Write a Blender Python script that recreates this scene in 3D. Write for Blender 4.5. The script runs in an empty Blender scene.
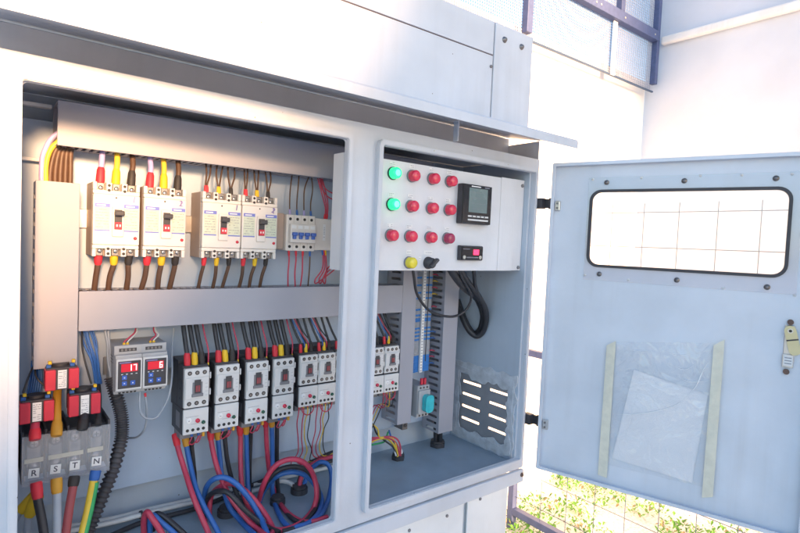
import bpy, bmesh, math, random
from mathutils import Vector, Matrix, noise
random.seed(7)
R = math.radians
scene = bpy.context.scene
col = scene.collection

# ---------------------------------------------------------------- camera
cam_d = bpy.data.cameras.new("camera")
cam_d.sensor_width = 36.0
cam_d.lens = 36.0 * 535.24 / 800.0
cam_d.clip_start = 0.02
cam_d.clip_end = 400.0
cam = bpy.data.objects.new("camera", cam_d)
col.objects.link(cam)
_m = Matrix(((0.786528, -0.006399, -0.617521), (-0.615989, 0.063017, -0.78523), (0.043939, 0.997992, 0.045623))).to_4x4()
_m.translation = Vector((-0.647567, -0.909564, 0.587413))
cam.matrix_world = _m
scene.camera = cam

# ---------------------------------------------------------------- light
SUN = Vector((0.12, 0.95, -0.175)).normalized()       # direction the sunlight travels
world = bpy.data.worlds.new("World")
scene.world = world
world.use_nodes = True
wn = world.node_tree
wn.nodes.clear()
w_out = wn.nodes.new('ShaderNodeOutputWorld')
w_bg = wn.nodes.new('ShaderNodeBackground')
w_sky = wn.nodes.new('ShaderNodeTexSky')
w_sky.sky_type = 'NISHITA'
w_sky.sun_disc = False
w_sky.sun_elevation = math.asin(-SUN.z)
w_sky.sun_rotation = math.atan2(-SUN.x, -SUN.y)
w_sky.dust_density = 0.8
w_sky.ozone_density = 2.0
w_bg.inputs['Strength'].default_value = 0.15
wn.links.new(w_sky.outputs[0], w_bg.inputs[0])
wn.links.new(w_bg.outputs[0], w_out.inputs[0])
sun_d = bpy.data.lights.new("sun", 'SUN')
sun_d.energy = 5.0
sun_d.angle = R(11)
sun_d.color = (1.0, 0.575, 0.29)
sun = bpy.data.objects.new("sun", sun_d)
col.objects.link(sun)
sun.rotation_euler = SUN.to_track_quat('-Z', 'Y').to_euler()
scene.view_settings.view_transform = 'Standard'
scene.view_settings.look = 'None'
scene.view_settings.gamma = 1.0
scene.view_settings.exposure = 1.74

# ---------------------------------------------------------------- materials
MATS = {}
def mat(name, color, rough=0.5, metal=0.0, var=0.05, scale=30.0, bump=0.0, coat=0.0, emit=None, es=0.0, spec=0.5, trans=0.0):
    m = bpy.data.materials.new(name)
    m.use_nodes = True
    nt = m.node_tree
    b = nt.nodes['Principled BSDF']
    b.inputs['Roughness'].default_value = rough
    b.inputs['Metallic'].default_value = metal
    b.inputs['Specular IOR Level'].default_value = spec
    b.inputs['Coat Weight'].default_value = coat
    b.inputs['Transmission Weight'].default_value = trans
    tc = nt.nodes.new('ShaderNodeTexCoord')
    no = nt.nodes.new('ShaderNodeTexNoise')
    no.inputs['Scale'].default_value = scale
    no.inputs['Detail'].default_value = 5.0
    nt.links.new(tc.outputs['Object'], no.inputs['Vector'])
    cr = nt.nodes.new('ShaderNodeValToRGB')
    c = color
    cr.color_ramp.elements[0].position = 0.32
    cr.color_ramp.elements[1].position = 0.68
    cr.color_ramp.elements[0].color = (c[0]*(1-var), c[1]*(1-var), c[2]*(1-var), 1)
    cr.color_ramp.elements[1].color = (min(1, c[0]*(1+var)), min(1, c[1]*(1+var)), min(1, c[2]*(1+var)), 1)
    nt.links.new(no.outputs['Fac'], cr.inputs['Fac'])
    nt.links.new(cr.outputs['Color'], b.inputs['Base Color'])
    mr = nt.nodes.new('ShaderNodeMapRange')
    mr.inputs['To Min'].default_value = max(0.02, rough - 0.08)
    mr.inputs['To Max'].default_value = min(1.0, rough + 0.1)
    nt.links.new(no.outputs['Fac'], mr.inputs['Value'])
    nt.links.new(mr.outputs['Result'], b.inputs['Roughness'])
    if bump:
        bp = nt.nodes.new('ShaderNodeBump')
        bp.inputs['Strength'].default_value = bump
        bp.inputs['Distance'].default_value = 0.002
        n2 = nt.nodes.new('ShaderNodeTexNoise')
        n2.inputs['Scale'].default_value = scale * 12
        n2.inputs['Detail'].default_value = 3.0
        nt.links.new(tc.outputs['Object'], n2.inputs['Vector'])
        nt.links.new(n2.outputs['Fac'], bp.inputs['Height'])
        nt.links.new(bp.outputs['Normal'], b.inputs['Normal'])
    if emit:
        b.inputs['Emission Color'].default_value = (*emit, 1)
        b.inputs['Emission Strength'].default_value = es
    MATS[name] = m
    return m

def painted(name, color, rough=0.4, speck=0.0):
    """powder-coated sheet: orange-peel bump, faint grime blotches and a few chips"""
    m = mat(name, color, rough, var=0.06, scale=7.0, bump=0.14)
    nt = m.node_tree; b = nt.nodes['Principled BSDF']
    s0 = b.inputs['Base Color'].links[0].from_socket
    t0 = [n for n in nt.nodes if n.type == 'TEX_COORD'][0]
    mp = nt.nodes.new('ShaderNodeMapping'); mp.inputs['Scale'].default_value = (46, 46, 2.2)
    sn = nt.nodes.new('ShaderNodeTexNoise'); sn.inputs['Scale'].default_value = 1.0; sn.inputs['Detail'].default_value = 6.0
    nt.links.new(t0.outputs['Object'], mp.inputs['Vector']); nt.links.new(mp.outputs[0], sn.inputs['Vector'])
    big = nt.nodes.new('ShaderNodeTexNoise'); big.inputs['Scale'].default_value = 4.0
    nt.links.new(t0.outputs['Object'], big.inputs['Vector'])
    mu = nt.nodes.new('ShaderNodeMath'); mu.operation = 'MULTIPLY'
    nt.links.new(sn.outputs['Fac'], mu.inputs[0]); nt.links.new(big.outputs['Fac'], mu.inputs[1])
    ra = nt.nodes.new('ShaderNodeMapRange'); ra.inputs['From Min'].default_value = 0.26; ra.inputs['From Max'].default_value = 0.48; ra.inputs['To Max'].default_value = 0.17
    nt.links.new(mu.outputs[0], ra.inputs['Value'])
    gm = nt.nodes.new('ShaderNodeMix'); gm.data_type = 'RGBA'
    nt.links.new(ra.outputs[0], gm.inputs['Factor']); nt.links.new(s0, gm.inputs['A'])
    gm.inputs['B'].default_value = (color[0]*.62, color[1]*.58, color[2]*.52, 1)
    nt.links.new(gm.outputs['Result'], b.inputs['Base Color'])
    if speck:
        nt = m.node_tree
        b = nt.nodes['Principled BSDF']
        src = b.inputs['Base Color'].links[0].from_socket
        tc = [n for n in nt.nodes if n.type == 'TEX_COORD'][0]
        vo = nt.nodes.new('ShaderNodeTexVoronoi')
        vo.inputs['Scale'].default_value = 22.0
        nt.links.new(tc.outputs['Object'], vo.inputs['Vector'])
        lt = nt.nodes.new('ShaderNodeMath'); lt.operation = 'LESS_THAN'
        lt.inputs[1].default_value = speck
        nt.links.new(vo.outputs['Distance'], lt.inputs[0])
        mx = nt.nodes.new('ShaderNodeMix'); mx.data_type = 'RGBA'
        nt.links.new(lt.outputs[0], mx.inputs['Factor'])
        nt.links.new(src, mx.inputs['A'])
        mx.inputs['B'].default_value = (0.10, 0.07, 0.06, 1)
        nt.links.new(mx.outputs['Result'], b.inputs['Base Color'])
    return m

painted('cabinet', (0.59, 0.625, 0.69), 0.38, 0.028)
painted('cabinet_in', (0.50, 0.57, 0.66), 0.45, 0.03)
painted('plate', (0.46, 0.56, 0.70), 0.5, 0.02)
painted('door_paint', (0.73, 0.77, 0.84), 0.38)
painted('riser', (0.80, 0.78, 0.78), 0.5)  # cabinet paint made lighter to make up for shade under the hood
painted('panel', (0.70, 0.71, 0.74), 0.45)
painted('white_steel', (0.78, 0.80, 0.82), 0.5)
painted('rust_brown', (0.16, 0.10, 0.08), 0.7)
mat('duct', (0.36, 0.365, 0.42), 0.6, var=0.03, scale=8)
mat('duct_side', (0.26, 0.26, 0.28), 0.65, var=0.04)
mat('cream', (0.74, 0.70, 0.66), 0.5, var=0.03)
mat('cream_dark', (0.46, 0.36, 0.30), 0.55, var=0.05)
mat('device_white', (0.66, 0.66, 0.66), 0.5, var=0.04)
mat('device_grey', (0.42, 0.43, 0.45), 0.5, var=0.04)
mat('mid_grey', (0.20, 0.20, 0.22), 0.5)
mat('black', (0.055, 0.053, 0.060), 0.5, var=0.2)
mat('hole', (0.03, 0.028, 0.03), 0.6)
mat('black_gloss', (0.012, 0.012, 0.016), 0.18)
mat('steel', (0.62, 0.60, 0.58), 0.3, 1.0)
mat('dull_steel', (0.25, 0.24, 0.24), 0.45, 1.0)
mat('brass', (0.60, 0.55, 0.36), 0.35, 0.8)
mat('red', (0.62, 0.03, 0.06), 0.45)
mat('red_lens', (0.70, 0.02, 0.07), 0.22, coat=0.5)
mat('dull_red_lens', (0.36, 0.02, 0.08), 0.25, coat=0.4)
mat('yellow_lens', (0.74, 0.62, 0.03), 0.22, coat=0.5)
mat('green_lens', (0.02, 0.55, 0.22), 0.25, emit=(0.02, 0.9, 0.28), es=0.38)
mat('green_core', (0.1, 0.8, 0.45), 0.3, emit=(0.10, 1.0, 0.55), es=0.8)
mat('led_red', (0.7, 0.02, 0.05), 0.4, emit=(1.0, 0.03, 0.10), es=0.9)
mat('led_digit', (0.9, 0.3, 0.3), 0.4, emit=(1.0, 0.35, 0.35), es=1.2)
mat('display_red', (0.35, 0.01, 0.02), 0.3, emit=(0.6, 0.01, 0.03), es=0.25)
mat('lcd', (0.16, 0.22, 0.22), 0.25)
mat('wire_red', (0.52, 0.05, 0.10), 0.4, var=0.08)
mat('wire_blue', (0.035, 0.14, 0.44), 0.4, var=0.08)
mat('wire_black', (0.032, 0.032, 0.038), 0.42, var=0.2)
mat('wire_brown', (0.10, 0.055, 0.035), 0.5, var=0.2)
mat('wire_grey', (0.36, 0.40, 0.46), 0.5)
mat('wire_white', (0.66, 0.66, 0.66), 0.5, var=0.1)
mat('wire_purple', (0.42, 0.36, 0.66), 0.45)
mat('wire_yellow', (0.72, 0.50, 0.05), 0.45, var=0.08)
mat('wire_green', (0.03, 0.36, 0.12), 0.45)
mat('wire_darkred', (0.32, 0.06, 0.07), 0.5)
mat('boot_red', (0.66, 0.03, 0.05), 0.55)
mat('boot_yellow', (0.78, 0.50, 0.02), 0.55)
mat('boot_orange', (0.60, 0.30, 0.03), 0.55)
mat('boot_black', (0.03, 0.026, 0.026), 0.6)
mat('boot_blue', (0.03, 0.12, 0.40), 0.55)
mat('label_white', (0.80, 0.80, 0.80), 0.6, var=0.02)
mat('label_blue', (0.16, 0.20, 0.58), 0.5)
mat('label_green', (0.58, 0.64, 0.52), 0.6, var=0.06, scale=160)
mat('ink', (0.06, 0.06, 0.09), 0.6)
mat('ink_soft', (0.20, 0.21, 0.26), 0.6)
mat('ink_purple', (0.30, 0.24, 0.50), 0.6)
mat('btn_blue', (0.05, 0.14, 0.55), 0.4)
mat('dark_green', (0.01, 0.10, 0.06), 0.4)
mat('toggle_blue', (0.08, 0.16, 0.50), 0.4)
mat('cyan', (0.02, 0.48, 0.55), 0.2, coat=0.6, var=0.12, scale=60)
mat('term_grey', (0.34, 0.36, 0.40), 0.5, var=0.1, scale=80)
mat('term_blue', (0.03, 0.20, 0.58), 0.45)
mat('tape', (0.80, 0.77, 0.64), 0.7, var=0.06, scale=60, bump=0.3)
mat('paper', (0.90, 0.90, 0.93), 0.75, var=0.02, scale=25, bump=0.2)
mat('crease', (0.88, 0.90, 0.93), 0.15)
mat('sealant', (0.62, 0.65, 0.70), 0.6, var=0.16, scale=45, bump=1.0)
mat('louver', (0.36, 0.37, 0.40), 0.45, metal=0.3, var=0.06)
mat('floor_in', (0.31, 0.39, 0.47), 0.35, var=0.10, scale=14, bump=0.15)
mat('buff', (0.52, 0.50, 0.44), 0.5)
mat('fence_blue', (0.08, 0.11, 0.24), 0.5, var=0.12, scale=40)
mat('wire_galv', (0.05, 0.09, 0.17), 0.5, metal=0.0)
mat('screen_wire', (0.40, 0.44, 0.54), 0.5)
mat('gravel', (0.80, 0.80, 0.79), 0.9, var=0.25, scale=60, bump=1.0)
mat('leaf', (0.13, 0.34, 0.05), 0.6, var=0.4, scale=9)
mat('leaf_dry', (0.34, 0.27, 0.14), 0.8, var=0.3)
mat('sheet_wall', (0.60, 0.66, 0.77), 0.6, var=0.05, scale=3, bump=0.3)
mat('back_wall', (0.84, 0.84, 0.84), 0.8, var=0.03, scale=3)
mat('blocker_pale', (0.74, 0.74, 0.72), 0.8, var=0.05, scale=2)  # surface of the added sun blockers

def glassy(name, tint, gloss, rough=0.05, wrinkle=0.0, milk=0.0):
    m = bpy.data.materials.new(name); m.use_nodes = True
    nt = m.node_tree; nt.nodes.clear()
    o = nt.nodes.new('ShaderNodeOutputMaterial')
    mx = nt.nodes.new('ShaderNodeMixShader')
    t = nt.nodes.new('ShaderNodeBsdfTransparent'); t.inputs[0].default_value = (*tint, 1)
    g = nt.nodes.new('ShaderNodeBsdfGlossy'); g.inputs['Roughness'].default_value = rough
    fr = nt.nodes.new('ShaderNodeLayerWeight'); fr.inputs[0].default_value = 0.5
    pw = nt.nodes.new('ShaderNodeMath'); pw.operation = 'POWER'; pw.inputs[1].default_value = 4.0
    nt.links.new(fr.outputs['Facing'], pw.inputs[0])
    ad = nt.nodes.new('ShaderNodeMath'); ad.operation = 'MULTIPLY_ADD'; ad.inputs[1].default_value = 0.6; ad.inputs[2].default_value = gloss
    nt.links.new(pw.outputs[0], ad.inputs[0])
    nt.links.new(ad.outputs[0], mx.inputs[0])
    nt.links.new(t.outputs[0], mx.inputs[1]); nt.links.new(g.outputs[0], mx.inputs[2])
    if milk:
        df = nt.nodes.new('ShaderNodeBsdfDiffuse'); df.inputs[0].default_value = (0.85, 0.86, 0.88, 1)
        m2 = nt.nodes.new('ShaderNodeMixShader'); m2.inputs[0].default_value = milk
        nt.links.new(mx.outputs[0], m2.inputs[1]); nt.links.new(df.outputs[0], m2.inputs[2]); nt.links.new(m2.outputs[0], o.inputs[0])
    else: nt.links.new(mx.outputs[0], o.inputs[0])
    if wrinkle:
        tc = nt.nodes.new('ShaderNodeTexCoord')
        n = nt.nodes.new('ShaderNodeTexNoise'); n.inputs['Scale'].default_value = 9; n.inputs['Distortion'].default_value = 2.5
        bp = nt.nodes.new('ShaderNodeBump'); bp.inputs['Strength'].default_value = wrinkle; bp.inputs['Distance'].default_value = 0.02
        nt.links.new(tc.outputs['Object'], n.inputs['Vector']); nt.links.new(n.outputs['Fac'], bp.inputs['Height'])
        nt.links.new(bp.outputs[0], g.inputs['Normal'])
    MATS[name] = m
glassy('acrylic', (0.99, 0.99, 1.0), 0.06, 0.05, 0.0, 0.13)
glassy('film', (1.0, 1.0, 1.0), 0.08, 0.09, 1.0, 0.04)
glassy('cover_clear', (0.90, 0.90, 0.93), 0.05, 0.12, 0.0, 0.20)

# ---------------------------------------------------------------- mesh builder
def smooth_path(pts, n=6):
    P = [Vector(p) for p in pts]
    if len(P) < 3: return P
    Q = [P[0]*2 - P[1]] + P + [P[-1]*2 - P[-2]]
    out = []
    for i in range(1, len(Q) - 2):
        a, b, c, d = Q[i-1], Q[i], Q[i+1], Q[i+2]
        for k in range(n):
            t = k / n
            out.append(0.5*((2*b) + (c - a)*t + (2*a - 5*b + 4*c - d)*t*t + (3*b - a - 3*c + d)*t*t*t))
    out.append(P[-1])
    return out

def rrect(x0, x1, z0, z1, r, k=6):
    pts = []
    for cx, cz, a0 in ((x1 - r, z1 - r, 0), (x0 + r, z1 - r, 90), (x0 + r, z0 + r, 180), (x1 - r, z0 + r, 270)):
        for i in range(k + 1):
            a = R(a0 + 90*i/k)
            pts.append((cx + r*math.cos(a), cz + r*math.sin(a)))
    return pts

class MB:
    def __init__(s): s.v = []; s.f = []; s.m = []; s.sm = []; s.names = []
    def mi(s, m):
        if m not in s.names: s.names.append(m)
        return s.names.index(m)
    def add(s, vs, fs, m, smooth=False):
        o = len(s.v); s.v += [Vector(v) for v in vs]; k = s.mi(m)
        for f in fs:
            s.f.append([o + i for i in f]); s.m.append(k); s.sm.append(smooth)
    def box(s, x0, x1, y0, y1, z0, z1, m, b=0.0, M=None):
        b = min(b, (x1-x0)*.45, (y1-y0)*.45, (z1-z0)*.45)
        if b <= 0:
            vs = [(x, y, z) for x in (x0, x1) for y in (y0, y1) for z in (z0, z1)]
            fs = [(0,1,3,2), (4,6,7,5), (0,4,5,1), (2,3,7,6), (0,2,6,4), (1,5,7,3)]
        else:
            bm = bmesh.new()
            bmesh.ops.create_cube(bm, size=1.0)
            for v in bm.verts:
                v.co = Vector(((x0+x1)/2 + v.co.x*(x1-x0), (y0+y1)/2 + v.co.y*(y1-y0), (z0+z1)/2 + v.co.z*(z1-z0)))
            bmesh.ops.bevel(bm, geom=bm.edges[:], offset=b, segments=2, profile=0.5, affect='EDGES')
            bm.verts.index_update()
            vs = [v.co.copy() for v in bm.verts]; fs = [[v.index for v in f.verts] for f in bm.faces]
            bm.free()
        if M is not None: vs = [M @ Vector(v) for v in vs]
        s.add(vs, fs, m)
    def cyl(s, p0, p1, r, m, n=16, r1=None, cap=True):
        p0, p1 = Vector(p0), Vector(p1); r1 = r if r1 is None else r1
        d = (p1 - p0).normalized(); a = d.orthogonal().normalized(); b = d.cross(a)
        vs = []
        for p, rr in ((p0, r), (p1, r1)):
            for i in range(n):
                t = 2*math.pi*i/n; vs.append(p + (a*math.cos(t) + b*math.sin(t))*rr)
        s.add(vs, [(i, (i+1) % n, n + (i+1) % n, n + i) for i in range(n)], m, True)
        if cap: s.add(vs, [list(range(n))[::-1], list(range(n, 2*n))], m)
    def lathe(s, p0, d, prof, m, n=20):
        """prof: list of (distance along d, radius)"""
        p0 = Vector(p0); d = Vector(d).normalized(); a = d.orthogonal().normalized(); b = d.cross(a)
        vs = []; fs = []
        for h, r in prof:
            for i in range(n):
                t = 2*math.pi*i/n; vs.append(p0 + d*h + (a*math.cos(t) + b*math.sin(t))*max(r, 1e-5))
        for k in range(len(prof)-1):
            for i in range(n): fs.append((k*n+i, k*n+(i+1) % n, (k+1)*n+(i+1) % n, (k+1)*n+i))
        s.add(vs, fs, m, True)
    def tube(s, pts, r, m, n=10, sub=6, rib=None):
        P = smooth_path(pts, sub) if sub > 1 else [Vector(p) for p in pts]
        vs = []; fs = []; a = None; N = len(P)
        for i, p in enumerate(P):
            t = (P[min(i+1, N-1)] - P[max(i-1, 0)]).normalized()
            if a is None: a = t.orthogonal().normalized()
            a = (a - t*a.dot(t)).normalized(); b = t.cross(a)
            rr = r(i, N) if callable(r) else r
            for k in range(n):
                q = 2*math.pi*k/n; vs.append(p + (a*math.cos(q) + b*math.sin(q))*rr)
        for i in range(N-1):
            for k in range(n): fs.append((i*n+k, i*n+(k+1) % n, (i+1)*n+(k+1) % n, (i+1)*n+k))
        s.add(vs, fs, m, True)
        s.add(vs, [list(range(n))[::-1], list(range((N-1)*n, N*n))], m)
    def ring(s, outer, inner, y0, y1, m, ax='y'):
        """plate with a hole: outer / inner loops of equal count in (x, z), thickness along y"""
        n = len(outer)
        def q(p, y): return (p[0], y, p[1]) if ax == 'y' else (y, p[0], p[1])
        vs = [q(p, y0) for p in outer] + [q(p, y0) for p in inner] + [q(p, y1) for p in outer] + [q(p, y1) for p in inner]
        fs = []
        for i in range(n):
            j = (i+1) % n
            fs += [(i, j, n+j, n+i), (2*n+i, 3*n+i, 3*n+j, 2*n+j), (i, 2*n+i, 2*n+j, j), (n+i, n+j, 3*n+j, 3*n+i)]
        s.add(vs, fs, m)
    def prism(s, poly, y0, y1, m, ax='y'):
        n = len(poly)
        def q(p, y): return (p[0], y, p[1]) if ax == 'y' else ((y, p[0], p[1]) if ax == 'x' else (p[0], p[1], y))
        vs = [q(p, y0) for p in poly] + [q(p, y1) for p in poly]
        fs = [list(range(n)), list(range(2*n-1, n-1, -1))] + [(i, n+i, n+(i+1) % n, (i+1) % n) for i in range(n)]
        s.add(vs, fs, m)
    def holes(s, us, vs_, holes, t0, t1, m, ax):
        """sheet with rectangular holes. ax = thickness axis; (u, v) are the other two axes in x,y,z order"""
        U = sorted(set(list(us) + [h[0] for h in holes] + [h[1] for h in holes]))
        V = sorted(set(list(vs_) + [h[2] for h in holes] + [h[3] for h in holes]))
        def solid(i, j):
            if i < 0 or j < 0 or i >= len(U)-1 or j >= len(V)-1: return False
            cu, cv = (U[i]+U[i+1])/2, (V[j]+V[j+1])/2
            return not any(h[0] < cu < h[1] and h[2] < cv < h[3] for h in holes)
        def P(u, v, t): return {'x': (t, u, v), 'y': (u, t, v), 'z': (u, v, t)}[ax]
        vl = []; fl = []
        def quad(*p):
            k = len(vl); vl.extend(p); fl.append((k, k+1, k+2, k+3))
        for i in range(len(U)-1):
            for j in range(len(V)-1):
                if not solid(i, j): continue
                a, b, c, d = U[i], U[i+1], V[j], V[j+1]
                for t in (t0, t1): quad(P(a,c,t), P(b,c,t), P(b,d,t), P(a,d,t))
                if not solid(i-1, j): quad(P(a,c,t0), P(a,d,t0), P(a,d,t1), P(a,c,t1))
                if not solid(i+1, j): quad(P(b,c,t0), P(b,d,t0), P(b,d,t1), P(b,c,t1))
                if not solid(i, j-1): quad(P(a,c,t0), P(b,c,t0), P(b,c,t1), P(a,c,t1))
                if not solid(i, j+1): quad(P(a,d,t0), P(b,d,t0), P(b,d,t1), P(a,d,t1))
        s.add(vl, fl, m)
    def xf(s, M):
        s.v = [M @ v for v in s.v]; return s
    def build(s, name, parent=None, origin=(0, 0, 0), recalc=True):
        me = bpy.data.meshes.new(name)
        o = Vector(origin)
        me.from_pydata([tuple(v - o) for v in s.v], [], s.f)
        for n in s.names: me.materials.append(MATS[n])
        me.polygons.foreach_set('material_index', s.m)
        me.polygons.foreach_set('use_smooth', s.sm)
        if recalc:
            bm = bmesh.new(); bm.from_mesh(me)
            bmesh.ops.recalc_face_normals(bm, faces=bm.faces[:])
            bm.to_mesh(me); bm.free()
        me.update()
        ob = bpy.data.objects.new(name, me); col.objects.link(ob)
        if parent is not None: ob.parent = parent
        else: ob.location = o
        return ob

def tag(o, label=None, cat=None, group=None, kind=None):
    if label: o['label'] = label
    if cat: o['category'] = cat
    if group: o['group'] = group
    if kind: o['kind'] = kind
    return o
def empty(name, loc, label=None, cat=None, group=None):
    o = bpy.data.objects.new(name, None); o.location = loc; o.empty_display_size = 0.02
    col.objects.link(o); return tag(o, label, cat, group)
def copy_tree(o, parent=None):
    c = o.copy(); col.objects.link(c); c.parent = parent
    for ch in [x for x in KIDS.get(o.name, [])]:
        k = copy_tree(ch, c); KIDS.setdefault(c.name, []).append(k)
    return c
KIDS = {}
def part(mb, name, parent, origin=(0, 0, 0), label=None):
    o = mb.build(name, parent, origin)
    KIDS.setdefault(parent.name, []).append(o)
    if label: o['label'] = label
    return o

FONT_CACHE = {}
def text_mb(mb, s, size, M, m):
    """flat text as mesh, centred on its own middle, lying in local xz, facing -y"""
    key = s
    if key not in FONT_CACHE:
        cu = bpy.data.curves.new('t', 'FONT'); cu.body = s; cu.size = 1.0
        cu.offset = 0.018; cu.align_x = 'CENTER'; cu.align_y = 'CENTER'; cu.resolution_u = 3
        ob = bpy.data.objects.new('t', cu); col.objects.link(ob)
        dg = bpy.context.evaluated_depsgraph_get()
        me = bpy.data.meshes.new_from_object(ob.evaluated_get(dg))
        FONT_CACHE[key] = ([v.co.copy() for v in me.vertices], [list(p.vertices) for p in me.polygons])
        bpy.data.objects.remove(ob); bpy.data.curves.remove(cu); bpy.data.meshes.remove(me)
    vs, fs = FONT_CACHE[key]
    mb.add([M @ Vector((v.x*size, 0, v.y*size)) for v in vs], fs, m)
T3 = Matrix.Translation

def seven(mb, ch, x, y, z, h, m):
    w = h*0.5; t = h*0.13
    seg = {'0': 'abcdef', '1': 'bc', '6': 'acdefg', '7': 'abc'}[ch]
    S = {'a': (x, x+w, z+h-t, z+h), 'd': (x, x+w, z, z+t), 'g': (x, x+w, z+h/2-t/2, z+h/2+t/2),
         'f': (x, x+t, z+h/2, z+h), 'b': (x+w-t, x+w, z+h/2, z+h), 'e': (x, x+t, z, z+h/2), 'c': (x+w-t, x+w, z, z+h/2)}
    for c in seg:
        a, b, c0, d = S[c]; mb.box(a, b, y-0.0004, y, c0, d, m)

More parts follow.
